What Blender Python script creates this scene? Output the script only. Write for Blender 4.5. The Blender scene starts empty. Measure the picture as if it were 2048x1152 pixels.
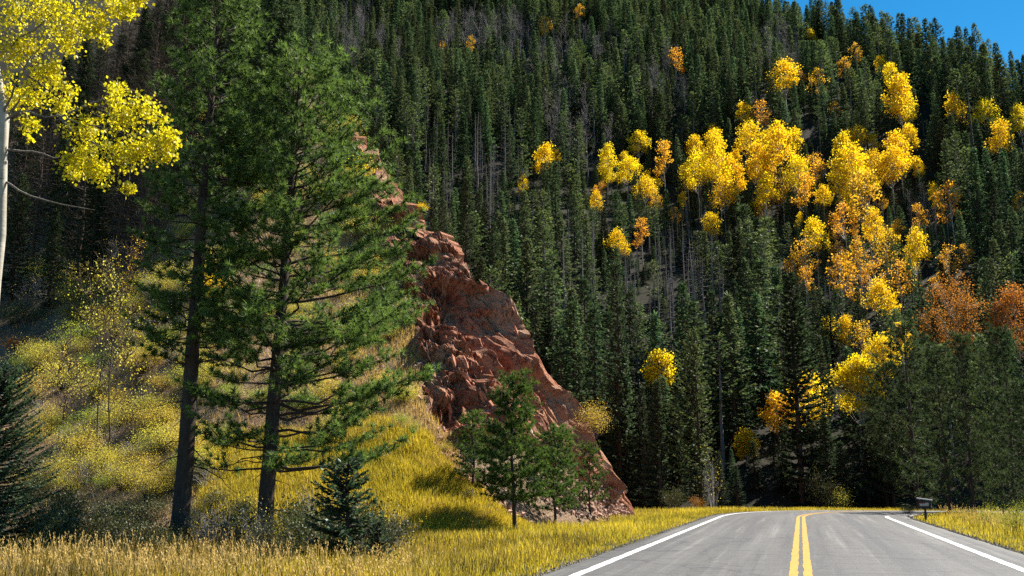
import bpy, math, random
import numpy as np
from mathutils import Vector, Matrix

RNG = np.random.default_rng(7)
random.seed(7)
R = math.radians
scene = bpy.context.scene
COL = scene.collection

# ------------------------------------------------------------------ camera
FPX = 2000.0                       # focal length in pixels of the 2048 px wide photograph
YAW, PITCH = R(15.83), R(11.09)
CAM = np.array([0.0, 0.0, 1.48])
FW = np.array([-math.sin(YAW) * math.cos(PITCH), math.cos(YAW) * math.cos(PITCH), math.sin(PITCH)])
RT = np.array([math.cos(YAW), math.sin(YAW), 0.0])
UP = np.cross(RT, FW)
cam_data = bpy.data.cameras.new('camera')
cam_data.sensor_width = 36.0
cam_data.lens = 36.0 * FPX / 2048.0
cam_data.clip_end = 3000.0
cam = bpy.data.objects.new('camera', cam_data)
COL.objects.link(cam)
cam.location = CAM
cam.rotation_euler = (math.pi / 2 + PITCH, 0, YAW)
scene.camera = cam

# ------------------------------------------------------------------ sky, sun, exposure
SUN_AZ, SUN_EL = R(42), R(49)      # azimuth to the right of the road direction (+Y)
SUN_DIR = np.array([math.sin(SUN_AZ) * math.cos(SUN_EL), math.cos(SUN_AZ) * math.cos(SUN_EL), math.sin(SUN_EL)])
world = bpy.data.worlds.new('World')
scene.world = world
world.use_nodes = True
wn = world.node_tree
bg = wn.nodes['Background']
sky = wn.nodes.new('ShaderNodeTexSky')
sky.sky_type = 'NISHITA'
sky.sun_disc = False
sky.sun_elevation = SUN_EL
sky.sun_rotation = SUN_AZ
sky.altitude = 2600.0
sky.air_density = 1.0
sky.dust_density = 0.2
sky.ozone_density = 1.0
sat = wn.nodes.new('ShaderNodeHueSaturation')
sat.inputs['Saturation'].default_value = 1.42
sat.inputs['Hue'].default_value = 0.488
sat.inputs['Value'].default_value = 0.88
wn.links.new(sky.outputs['Color'], sat.inputs['Color'])
wn.links.new(sat.outputs['Color'], bg.inputs['Color'])
bg.inputs['Strength'].default_value = 0.072
sun_data = bpy.data.lights.new('sun', 'SUN')
sun_data.energy = 5.0
sun_data.angle = R(0.53)
sun_data.color = (1.0, 0.94, 0.84)
sun = bpy.data.objects.new('sun', sun_data)
COL.objects.link(sun)
sun.location = (40, 60, 120)
sun.rotation_euler = Vector(SUN_DIR).to_track_quat('Z', 'Y').to_euler()
scene.view_settings.view_transform = 'Standard'
scene.view_settings.look = 'None'
scene.view_settings.gamma = 1.0
scene.view_settings.use_curve_mapping = False
scene.view_settings.exposure = 1.42
cy = scene.cycles
cy.max_bounces = 6
cy.diffuse_bounces = 3
cy.glossy_bounces = 2
cy.transmission_bounces = 3
cy.transparent_max_bounces = 4
cy.volume_bounces = 0
cy.caustics_reflective = False
cy.caustics_refractive = False
cy.sample_clamp_indirect = 4.0
cy.use_denoising = False

# ------------------------------------------------------------------ maths helpers
def ray(px, py):
    return FW + (px - 1024.0) / FPX * RT + (576.0 - py) / FPX * UP

def at_y(px, py, y):
    d = ray(px, py)
    return CAM + d * (y / d[1])

def proj(P):
    v = np.asarray(P, float) - CAM
    zc = v @ FW
    zs = np.where(zc > 0.1, zc, 0.1)
    return 1024 + FPX * (v @ RT) / zs, 576 - FPX * (v @ UP) / zs, zc

def hash3(i, j, k, s):
    h = (i.astype(np.int64) * 374761393 + j.astype(np.int64) * 668265263 + k.astype(np.int64) * 2147483647 + s * 1274126177) & 0xffffffff
    h = ((h ^ (h >> 13)) * 1274126177) & 0xffffffff
    h = h ^ (h >> 16)
    return (h & 0xffffff) / float(0xffffff)

def vnoise(P, seed=0):
    P = np.asarray(P, float)
    I = np.floor(P).astype(np.int64)
    f = P - I
    f = f * f * (3 - 2 * f)
    out = 0
    for a in (0, 1):
        for b in (0, 1):
            for c in (0, 1):
                w = (f[:, 0] if a else 1 - f[:, 0]) * (f[:, 1] if b else 1 - f[:, 1]) * (f[:, 2] if c else 1 - f[:, 2])
                out = out + w * hash3(I[:, 0] + a, I[:, 1] + b, I[:, 2] + c, seed)
    return out

def fbm(P, oct=4, seed=0):
    P = np.asarray(P, float)
    s, a, t = 0, 0.5, 0
    for o in range(oct):
        s = s + a * vnoise(P * (2 ** o) + o * 17.3, seed + o)
        t += a
        a *= 0.5
    return s / t

def cells(P, seed=0):
    """distance to nearest feature point, second nearest, and a random value per cell"""
    P = np.asarray(P, float)
    I = np.floor(P).astype(np.int64)
    d1 = np.full(len(P), 9.0)
    d2 = np.full(len(P), 9.0)
    rv = np.zeros(len(P))
    fac = np.zeros(len(P))
    for a in (-1, 0, 1):
        for b in (-1, 0, 1):
            for c in (-1, 0, 1):
                i, j, k = I[:, 0] + a, I[:, 1] + b, I[:, 2] + c
                q = np.stack([i + hash3(i, j, k, seed), j + hash3(i, j, k, seed + 1), k + hash3(i, j, k, seed + 2)], 1)
                d = np.sqrt(((P - q) ** 2).sum(1))
                near = d < d1
                d2 = np.where(near, d1, np.minimum(d2, d))
                rv = np.where(near, hash3(i, j, k, seed + 3), rv)
                o = P - q
                tilt = sum(o[:, c_] * (hash3(i, j, k, seed + 4 + c_) - .5) for c_ in range(3))
                fac = np.where(near, tilt, fac)
                d1 = np.where(near, d, d1)
    return d1, d2, rv, fac

def sstep(a, b, x):
    t = np.clip((x - a) / (b - a), 0, 1)
    return t * t * (3 - 2 * t)

def unit(v):
    return v / np.maximum(np.linalg.norm(v, axis=-1, keepdims=True), 1e-9)

def perp(d):
    ref = np.where(np.abs(d[:, 2:3]) > 0.9, np.array([[1.0, 0, 0]]), np.array([[0, 0, 1.0]]))
    return unit(np.cross(d, ref))

def in_poly(px, py, poly):
    """signed distance (positive inside) of points to a polygon"""
    poly = np.asarray(poly, float)
    n = len(poly)
    inside = np.zeros(len(px), bool)
    dist = np.full(len(px), 1e9)
    for i in range(n):
        x0, y0 = poly[i]
        x1, y1 = poly[(i + 1) % n]
        c = ((y0 > py) != (y1 > py)) & (px < (x1 - x0) * (py - y0) / (y1 - y0 + 1e-12) + x0)
        inside ^= c
        dx, dy = x1 - x0, y1 - y0
        t = np.clip(((px - x0) * dx + (py - y0) * dy) / (dx * dx + dy * dy), 0, 1)
        dist = np.minimum(dist, np.hypot(px - x0 - t * dx, py - y0 - t * dy))
    return np.where(inside, dist, -dist)

# ------------------------------------------------------------------ mesh helpers
class Acc:
    """collects triangles with a tint per vertex and a material slot per face"""
    def __init__(s):
        s.v, s.f, s.t, s.m, s.n = [], [], [], [], 0
    def add(s, V, F, tint=0.5, mat=0):
        V = np.asarray(V, float).reshape(-1, 3)
        F = np.asarray(F, np.int64).reshape(-1, 3)
        s.v.append(V)
        s.f.append(F + s.n)
        s.t.append(np.broadcast_to(np.asarray(tint, float), (len(V),)).copy())
        s.m.append(np.full(len(F), mat, np.int32))
        s.n += len(V)
    def tube(s, pts, rad, sides=5, tint=0.5, mat=0, cap=True):
        pts = np.asarray(pts, float)
        k = len(pts)
        rad = np.broadcast_to(np.asarray(rad, float), (k,))
        T = np.zeros_like(pts)
        T[1:-1] = pts[2:] - pts[:-2]
        T[0] = pts[1] - pts[0]
        T[-1] = pts[-1] - pts[-2]
        T = unit(T)
        m = unit(T.mean(0)[None])[0]
        ref = np.array([1.0, 0, 0]) if abs(m[2]) > 0.7 else np.array([0, 0, 1.0])
        A = unit(np.cross(T, ref))
        B = np.cross(T, A)
        an = np.arange(sides) / sides * 2 * math.pi
        V = pts[:, None] + rad[:, None, None] * (np.cos(an)[None, :, None] * A[:, None] + np.sin(an)[None, :, None] * B[:, None])
        i = np.arange(k - 1)[:, None] * sides
        j = np.arange(sides)[None]
        j2 = (j + 1) % sides
        a, b, c, d = i + j, i + j2, i + sides + j2, i + sides + j
        F = np.concatenate([np.stack([a, b, c], -1).reshape(-1, 3), np.stack([a, c, d], -1).reshape(-1, 3)])
        s.add(V.reshape(-1, 3), F, tint, mat)
    def diamonds(s, O, D, S, L, W, tint, mid=0.45, mat=0):
        n = len(O)
        if n == 0:
            return
        L = np.broadcast_to(np.asarray(L, float), (n,))[:, None]
        W = np.broadcast_to(np.asarray(W, float), (n,))[:, None]
        V = np.stack([O, O + D * L * mid + S * W * .5, O + D * L, O + D * L * mid - S * W * .5], 1)
        b = np.arange(n)[:, None] * 4
        F = np.concatenate([b + np.array([[0, 1, 2]]), b + np.array([[0, 2, 3]])])
        s.add(V.reshape(-1, 3), F, np.repeat(np.broadcast_to(np.asarray(tint, float), (n,)), 4), mat)
    def spikes(s, O, D, S, L, W, tint, mat=0):
        n = len(O)
        if n == 0:
            return
        L = np.broadcast_to(np.asarray(L, float), (n,))[:, None]
        W = np.broadcast_to(np.asarray(W, float), (n,))[:, None]
        V = np.stack([O - S * W * .5, O + S * W * .5, O + D * L], 1)
        F = np.arange(n * 3).reshape(-1, 3)
        s.add(V.reshape(-1, 3), F, np.repeat(np.broadcast_to(np.asarray(tint, float), (n,)), 3), mat)
    def mesh(s, name, mats, smooth=False, extra=None):
        return mesh_np(name, np.concatenate(s.v), np.concatenate(s.f), mats, smooth, dict(tint=np.concatenate(s.t), **(extra or {})), np.concatenate(s.m))

def mesh_np(name, V, F, mats, smooth=False, attrs=None, fmat=None):
    me = bpy.data.meshes.new(name)
    n, m = len(V), len(F)
    me.vertices.add(n)
    me.vertices.foreach_set('co', np.ascontiguousarray(V, np.float32).ravel())
    me.loops.add(m * 3)
    me.loops.foreach_set('vertex_index', np.ascontiguousarray(F, np.int32).ravel())
    me.polygons.add(m)
    me.polygons.foreach_set('loop_start', np.arange(0, m * 3, 3, dtype=np.int32))
    me.polygons.foreach_set('loop_total', np.full(m, 3, np.int32))
    if smooth is not False:
        sm = np.ones(m, bool) if smooth is True else smooth
        me.polygons.foreach_set('use_smooth', sm)
    else:
        me.polygons.foreach_set('use_smooth', np.zeros(m, bool))
    for mt in (mats if isinstance(mats, (list, tuple)) else [mats]):
        me.materials.append(mt)
    if fmat is not None:
        me.polygons.foreach_set('material_index', np.ascontiguousarray(fmat, np.int32))
    for k, a in (attrs or {}).items():
        at = me.attributes.new(k, 'FLOAT', 'POINT')
        at.data.foreach_set('value', np.ascontiguousarray(a, np.float32))
    me.update()
    me.validate()
    return me

def grid_faces(nu, nv):
    i = np.arange(nu - 1)[:, None] * nv
    j = np.arange(nv - 1)[None]
    a, b, c, d = i + j, i + nv + j, i + nv + j + 1, i + j + 1
    return np.concatenate([np.stack([a, b, c], -1).reshape(-1, 3), np.stack([a, c, d], -1).reshape(-1, 3)])

def obj(name, me, parent=None, loc=None):
    o = bpy.data.objects.new(name, me)
    COL.objects.link(o)
    if parent is not None:
        o.parent = parent
    if loc is not None:
        o.location = loc
    return o

def tag(o, label=None, cat=None, group=None, kind=None):
    if label: o['label'] = label
    if cat: o['category'] = cat
    if group: o['group'] = group
    if kind: o['kind'] = kind
    return o

def thing(name, label, cat, loc, group=None, rotz=0.0, scale=1.0):
    o = bpy.data.objects.new(name, None)
    o.empty_display_size = 0.3
    COL.objects.link(o)
    o.location = loc
    o.rotation_euler = (0, 0, rotz)
    o.scale = (scale, scale, scale) if np.isscalar(scale) else scale
    return tag(o, label, cat, group)

# ------------------------------------------------------------------ materials
def new_mat(name):
    m = bpy.data.materials.new(name)
    m.use_nodes = True
    nt = m.node_tree
    for n in list(nt.nodes):
        nt.nodes.remove(n)
    out = nt.nodes.new('ShaderNodeOutputMaterial')
    return m, nt, out

def N(nt, typ, **kw):
    n = nt.nodes.new(typ)
    for k, v in kw.items():
        setattr(n, k, v)
    return n

def mixc(nt, fac, a, b, blend='MIX'):
    n = nt.nodes.new('ShaderNodeMix')
    n.data_type = 'RGBA'
    n.blend_type = blend
    n.clamp_factor = True
    for sock, v in ((n.inputs[0], fac), (n.inputs[6], a), (n.inputs[7], b)):
        if isinstance(v, bpy.types.NodeSocket):
            nt.links.new(v, sock)
        elif np.isscalar(v):
            sock.default_value = v
        else:
            sock.default_value = (*v[:3], 1.0)
    return n.outputs[2]

def ramp(nt, fac, stops):
    n = nt.nodes.new('ShaderNodeValToRGB')
    nt.links.new(fac, n.inputs[0])
    e = n.color_ramp.elements
    while len(e) < len(stops):
        e.new(0.5)
    for el, (p, c) in zip(e, stops):
        el.position = p
        el.color = (*c[:3], 1.0) if not np.isscalar(c) else (c, c, c, 1.0)
    return n.outputs[0]

def noise(nt, vec, scale, detail=4, rough=0.55, dist=0.0):
    n = nt.nodes.new('ShaderNodeTexNoise')
    n.inputs['Scale'].default_value = scale
    n.inputs['Detail'].default_value = detail
    n.inputs['Roughness'].default_value = rough
    n.inputs['Distortion'].default_value = dist
    if vec is not None:
        nt.links.new(vec, n.inputs['Vector'])
    return n.outputs['Fac']

def mapping(nt, vec, scale, rot=(0, 0, 0)):
    n = nt.nodes.new('ShaderNodeMapping')
    n.inputs['Scale'].default_value = scale
    n.inputs['Rotation'].default_value = rot
    nt.links.new(vec, n.inputs['Vector'])
    return n.outputs[0]

def attr(nt, name):
    n = nt.nodes.new('ShaderNodeAttribute')
    n.attribute_name = name
    return n.outputs['Fac']

def bump(nt, h, strength, dist=0.05):
    n = nt.nodes.new('ShaderNodeBump')
    n.inputs['Strength'].default_value = strength
    n.inputs['Distance'].default_value = dist
    nt.links.new(h, n.inputs['Height'])
    return n.outputs[0]

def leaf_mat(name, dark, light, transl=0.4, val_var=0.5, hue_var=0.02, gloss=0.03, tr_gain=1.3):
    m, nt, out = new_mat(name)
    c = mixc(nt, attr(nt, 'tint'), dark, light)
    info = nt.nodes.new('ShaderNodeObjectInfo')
    hsv = nt.nodes.new('ShaderNodeHueSaturation')
    mr = N(nt, 'ShaderNodeMapRange')
    mr.inputs[3].default_value = 0.5 - hue_var
    mr.inputs[4].default_value = 0.5 + hue_var
    nt.links.new(info.outputs['Random'], mr.inputs[0])
    nt.links.new(mr.outputs[0], hsv.inputs['Hue'])
    mm = N(nt, 'ShaderNodeMath', operation='MULTIPLY')
    mm.inputs[1].default_value = 7.31
    nt.links.new(info.outputs['Random'], mm.inputs[0])
    fr = N(nt, 'ShaderNodeMath', operation='FRACT')
    nt.links.new(mm.outputs[0], fr.inputs[0])
    mr2 = N(nt, 'ShaderNodeMapRange')
    mr2.inputs[3].default_value = 1 - val_var * 0.5
    mr2.inputs[4].default_value = 1 + val_var * 0.5
    nt.links.new(fr.outputs[0], mr2.inputs[0])
    nt.links.new(mr2.outputs[0], hsv.inputs['Value'])
    nt.links.new(c, hsv.inputs['Color'])
    col = hsv.outputs[0]
    d = N(nt, 'ShaderNodeBsdfDiffuse')
    t = N(nt, 'ShaderNodeBsdfTranslucent')
    nt.links.new(col, d.inputs['Color'])
    nt.links.new(mixc(nt, 1.0, col, (tr_gain, tr_gain, tr_gain * .8), 'MULTIPLY'), t.inputs['Color'])
    mx = N(nt, 'ShaderNodeMixShader')
    mx.inputs[0].default_value = transl
    nt.links.new(d.outputs[0], mx.inputs[1])
    nt.links.new(t.outputs[0], mx.inputs[2])
    last = mx.outputs[0]
    if gloss > 0:
        g = N(nt, 'ShaderNodeBsdfGlossy')
        g.inputs['Roughness'].default_value = 0.5
        g.inputs['Color'].default_value = (0.9, 0.95, 0.9, 1)
        m2 = N(nt, 'ShaderNodeMixShader')
        m2.inputs[0].default_value = gloss
        nt.links.new(last, m2.inputs[1])
        nt.links.new(g.outputs[0], m2.inputs[2])
        last = m2.outputs[0]
    nt.links.new(last, out.inputs['Surface'])
    return m

def bark_mat(name, c0, c1, vscale=1.0, scale=14.0, bstr=0.8):
    m, nt, out = new_mat(name)
    tc = N(nt, 'ShaderNodeTexCoord').outputs['Object']
    v = mapping(nt, tc, (1, 1, 0.22 * vscale))
    n1 = noise(nt, v, scale, 5, 0.65)
    n2 = noise(nt, tc, 2.1, 3)
    c = ramp(nt, n1, [(0.32, c0), (0.68, c1)])
    c = mixc(nt, n2, c, tuple(x * 0.6 for x in c1))
    b = N(nt, 'ShaderNodeBsdfPrincipled')
    nt.links.new(c, b.inputs['Base Color'])
    b.inputs['Roughness'].default_value = 0.9
    b.inputs['Specular IOR Level'].default_value = 0.2
    nt.links.new(bump(nt, n1, bstr, 0.03), b.inputs['Normal'])
    nt.links.new(b.outputs[0], out.inputs['Surface'])
    return m

def flat_mat(name, c, rough=0.7, nscale=20.0, var=0.25, metal=0.0, bstr=0.2):
    m, nt, out = new_mat(name)
    tc = N(nt, 'ShaderNodeTexCoord').outputs['Object']
    n1 = noise(nt, tc, nscale, 5, 0.6)
    col = ramp(nt, n1, [(0.3, tuple(x * (1 - var) for x in c)), (0.7, tuple(min(1, x * (1 + var)) for x in c))])
    b = N(nt, 'ShaderNodeBsdfPrincipled')
    nt.links.new(col, b.inputs['Base Color'])
    b.inputs['Roughness'].default_value = rough
    b.inputs['Metallic'].default_value = metal
    nt.links.new(bump(nt, n1, bstr, 0.01), b.inputs['Normal'])
    nt.links.new(b.outputs[0], out.inputs['Surface'])
    return m

M = {}
M['spruce'] = leaf_mat('spruce_needles', (0.020, 0.042, 0.022), (0.095, 0.130, 0.055), 0.32, 1.2, 0.045, 0.012)  # needles lightened for the haze over the far slope
M['blue_spruce'] = leaf_mat('blue_spruce_needles', (0.014, 0.036, 0.018), (0.075, 0.120, 0.058), 0.35, 0.4, 0.02, 0.03)
M['pine'] = leaf_mat('pine_needles', (0.028, 0.052, 0.018), (0.125, 0.165, 0.055), 0.38, 0.7, 0.02, 0.02)
M['near_pine'] = leaf_mat('near_pine_needles', (0.012, 0.036, 0.008), (0.150, 0.235, 0.050), 0.44, 0.2, 0.008, 0.025)  # light end raised: sunshine on the boughs is tinted into the needles
M['young_pine'] = leaf_mat('young_pine_needles', (0.009, 0.030, 0.006), (0.115, 0.180, 0.030), 0.42, 0.3, 0.008, 0.02)
M['dark_spruce'] = leaf_mat('dark_spruce_needles', (0.011, 0.027, 0.014), (0.070, 0.100, 0.045), 0.30, 0.5, 0.02, 0.012)
M['dark_pine'] = leaf_mat('dark_pine_needles', (0.008, 0.022, 0.008), (0.080, 0.115, 0.040), 0.36, 0.4, 0.015, 0.02)
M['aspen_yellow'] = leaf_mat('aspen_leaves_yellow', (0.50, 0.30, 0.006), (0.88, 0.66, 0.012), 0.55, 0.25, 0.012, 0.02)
M['aspen_orange'] = leaf_mat('aspen_leaves_orange', (0.42, 0.19, 0.012), (0.82, 0.48, 0.03), 0.52, 0.3, 0.014, 0.01)
M['aspen_near'] = leaf_mat('aspen_leaves_lime_yellow', (0.28, 0.29, 0.006), (0.76, 0.66, 0.015), 0.6, 0.1, 0.006, 0.03)
M['rust'] = leaf_mat('rusty_leaves', (0.22, 0.075, 0.018), (0.50, 0.20, 0.04), 0.4, 0.3, 0.012, 0.0)
M['twig_grey'] = leaf_mat('grey_twigs', (0.10, 0.095, 0.095), (0.30, 0.28, 0.27), 0.05, 0.5, 0.01, 0.0)
M['twig_brown'] = leaf_mat('brown_twigs', (0.045, 0.035, 0.03), (0.15, 0.12, 0.10), 0.05, 0.5, 0.01, 0.0)
M['shrub_gold'] = leaf_mat('gold_shrub_leaves', (0.34, 0.27, 0.03), (0.74, 0.60, 0.09), 0.58, 0.4, 0.02, 0.03)
M['shrub_green'] = leaf_mat('green_shrub_leaves', (0.12, 0.15, 0.018), (0.42, 0.46, 0.05), 0.55, 0.4, 0.02, 0.03)
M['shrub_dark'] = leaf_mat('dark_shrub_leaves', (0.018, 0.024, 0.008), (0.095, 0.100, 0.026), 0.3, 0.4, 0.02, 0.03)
M['grass'] = leaf_mat('yellow_grass_blades', (0.15, 0.135, 0.014), (0.60, 0.45, 0.045), 0.5, 0.0, 0.0, 0.02)
M['meadow'] = leaf_mat('meadow_grass_blades', (0.07, 0.055, 0.012), (0.42, 0.29, 0.05), 0.45, 0.0, 0.0, 0.02)
M['dry_grass'] = leaf_mat('dry_grass_stalks', (0.24, 0.15, 0.035), (0.64, 0.45, 0.16), 0.45, 0.0, 0.0, 0.02)
M['bark_dark'] = bark_mat('dark_conifer_bark', (0.012, 0.010, 0.009), (0.095, 0.066, 0.052))
M['bark_grey'] = bark_mat('grey_bark', (0.07, 0.063, 0.06), (0.25, 0.22, 0.20))
M['bark_brown'] = bark_mat('brown_bark', (0.03, 0.022, 0.017), (0.11, 0.075, 0.055))

def aspen_bark():
    m, nt, out = new_mat('white_aspen_bark')
    tc = N(nt, 'ShaderNodeTexCoord').outputs['Object']
    v = mapping(nt, tc, (2.0, 2.0, 9.0))
    n1 = noise(nt, v, 2.2, 4, 0.6, 0.4)
    n2 = noise(nt, tc, 3.0, 3)
    base = ramp(nt, n2, [(0.3, (0.24, 0.21, 0.16)), (0.7, (0.44, 0.40, 0.33))])
    c = mixc(nt, ramp(nt, n1, [(0.30, 1.0), (0.36, 0.0)]), base, (0.03, 0.025, 0.02))
    b = N(nt, 'ShaderNodeBsdfPrincipled')
    nt.links.new(c, b.inputs['Base Color'])
    b.inputs['Roughness'].default_value = 0.7
    nt.links.new(bump(nt, n1, 0.3, 0.02), b.inputs['Normal'])
    nt.links.new(b.outputs[0], out.inputs['Surface'])
    return m
M['bark_aspen'] = aspen_bark()

def asphalt():
    m, nt, out = new_mat('asphalt')
    geo = N(nt, 'ShaderNodeNewGeometry').outputs['Position']
    lat = attr(nt, 'lateral')
    fine = noise(nt, geo, 55.0, 3, 0.7)
    mid = noise(nt, geo, 3.0, 4, 0.6)
    big = noise(nt, mapping(nt, geo, (1.0, 0.12, 1.0)), 0.55, 3, 0.5)
    # transverse patch and tar lines
    tr = noise(nt, mapping(nt, geo, (0.35, 5.5, 1.0)), 1.0, 4, 0.65)
    c = ramp(nt, fine, [(0.28, (0.049, 0.049, 0.048)), (0.5, (0.083, 0.081, 0.076)), (0.78, (0.181, 0.175, 0.167))])
    c = mixc(nt, ramp(nt, big, [(0.35, 0.0), (0.65, 0.75)]), c, (0.049, 0.049, 0.051))
    speck = noise(nt, geo, 9.0, 5, 0.8)
    c = mixc(nt, ramp(nt, speck, [(0.36, 0.6), (0.46, 0.0)]), c, (0.040, 0.040, 0.040))
    c = mixc(nt, ramp(nt, speck, [(0.56, 0.0), (0.66, 0.6)]), c, (0.181, 0.167, 0.151))
    c = mixc(nt, ramp(nt, mid, [(0.4, 0.0), (0.7, 0.35)]), c, (0.127, 0.118, 0.108))
    # wheel tracks polished paler, the strip between them darker
    def band(x0, w):
        s = N(nt, 'ShaderNodeMath', operation='SUBTRACT'); nt.links.new(lat, s.inputs[0]); s.inputs[1].default_value = x0
        a = N(nt, 'ShaderNodeMath', operation='ABSOLUTE'); nt.links.new(s.outputs[0], a.inputs[0])
        mr = N(nt, 'ShaderNodeMapRange'); nt.links.new(a.outputs[0], mr.inputs[0])
        mr.inputs[1].default_value = 0.0; mr.inputs[2].default_value = w; mr.inputs[3].default_value = 1.0; mr.inputs[4].default_value = 0.0
        return mr.outputs[0]
    for x0, w, col, k in ((-2.7, .55, (0.114, 0.110, 0.106), .55), (-0.95, .5, (0.110, 0.107, 0.103), .5), (0.95, .5, (0.114, 0.110, 0.107), .5), (2.75, .55, (0.114, 0.110, 0.106), .5),
                          (1.95, .55, (0.049, 0.053, 0.060), .75), (-1.85, .4, (0.056, 0.055, 0.055), .5)):
        mul = N(nt, 'ShaderNodeMath', operation='MULTIPLY')
        nt.links.new(band(x0, w), mul.inputs[0])
        g = N(nt, 'ShaderNodeMath', operation='MULTIPLY'); nt.links.new(ramp(nt, mid, [(0.3, 0.5), (0.7, 1.0)]), g.inputs[0]); g.inputs[1].default_value = k
        nt.links.new(g.outputs[0], mul.inputs[1])
        c = mixc(nt, mul.outputs[0], c, col)
    streak = noise(nt, mapping(nt, geo, (2.6, 0.05, 1.0)), 1.0, 5, 0.65)
    c = mixc(nt, ramp(nt, streak, [(0.34, 0.65), (0.48, 0.0)]), c, (0.044, 0.044, 0.046))
    c = mixc(nt, ramp(nt, streak, [(0.54, 0.0), (0.68, 0.55)]), c, (0.190, 0.182, 0.170))
    vo = N(nt, 'ShaderNodeTexVoronoi', feature='DISTANCE_TO_EDGE')
    wv = N(nt, 'ShaderNodeVectorMath', operation='ADD')
    nz = N(nt, 'ShaderNodeTexNoise'); nz.inputs['Scale'].default_value = 1.3
    nt.links.new(geo, nz.inputs['Vector'])
    nt.links.new(mapping(nt, geo, (0.22, 0.16, 1.0)), wv.inputs[0]); nt.links.new(mapping(nt, nz.outputs['Color'], (.35, .35, 0)), wv.inputs[1])
    nt.links.new(wv.outputs[0], vo.inputs['Vector'])
    vo.inputs['Scale'].default_value = 1.0
    c = mixc(nt, ramp(nt, vo.outputs['Distance'], [(0.003, 0.45), (0.010, 0.0)]), c, (0.025, 0.025, 0.028))
    c = mixc(nt, ramp(nt, tr, [(0.57, 0.0), (0.62, 0.75)]), c, (0.040, 0.040, 0.043))
    # worn, dusty edge beyond the white line
    a = N(nt, 'ShaderNodeMath', operation='ABSOLUTE'); nt.links.new(lat, a.inputs[0])
    ed = N(nt, 'ShaderNodeMapRange'); nt.links.new(a.outputs[0], ed.inputs[0])
    ed.inputs[1].default_value = 4.25; ed.inputs[2].default_value = 4.75; ed.inputs[3].default_value = 0; ed.inputs[4].default_value = 0.8
    c = mixc(nt, ed.outputs[0], c, (0.153, 0.137, 0.114))
    b = N(nt, 'ShaderNodeBsdfPrincipled')
    nt.links.new(c, b.inputs['Base Color'])
    b.inputs['Specular IOR Level'].default_value = 0.35
    nt.links.new(ramp(nt, fine, [(0.3, 0.55), (0.7, 0.75)]), b.inputs['Roughness'])
    nt.links.new(bump(nt, fine, 0.5, 0.012), b.inputs['Normal'])
    nt.links.new(b.outputs[0], out.inputs['Surface'])
    return m

def paint(name, col, wear):
    m, nt, out = new_mat(name)
    geo = N(nt, 'ShaderNodeNewGeometry').outputs['Position']
    n1 = noise(nt, mapping(nt, geo, (1, .4, 1)), 11.0, 6, 0.75)
    n2 = noise(nt, mapping(nt, geo, (1, .35, 1)), 4.0, 4, 0.6)
    c = mixc(nt, ramp(nt, n2, [(0.4, 0.0), (0.75, 0.35)]), col, tuple(x * .6 for x in col))
    c = mixc(nt, ramp(nt, n1, [(wear, 0.0), (wear + .10, 0.8)]), c, (0.075, 0.072, 0.07))
    b = N(nt, 'ShaderNodeBsdfPrincipled')
    nt.links.new(c, b.inputs['Base Color'])
    b.inputs['Roughness'].default_value = 0.6
    nt.links.new(bump(nt, n1, 0.3, 0.01), b.inputs['Normal'])
    nt.links.new(b.outputs[0], out.inputs['Surface'])
    return m

def ground_mat(name, stops, scale, fine=9.0):
    m, nt, out = new_mat(name)
    geo = N(nt, 'ShaderNodeNewGeometry').outputs['Position']
    n1 = noise(nt, geo, scale, 5, 0.65)
    n2 = noise(nt, geo, fine, 5, 0.7)
    c = ramp(nt, n1, stops)
    c = mixc(nt, n2, c, tuple(x * .5 for x in stops[0][1]))
    b = N(nt, 'ShaderNodeBsdfPrincipled')
    nt.links.new(c, b.inputs['Base Color'])
    b.inputs['Roughness'].default_value = 0.95
    b.inputs['Specular IOR Level'].default_value = 0.1
    nt.links.new(bump(nt, n2, 0.8, 0.08), b.inputs['Normal'])
    nt.links.new(b.outputs[0], out.inputs['Surface'])
    return m

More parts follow.
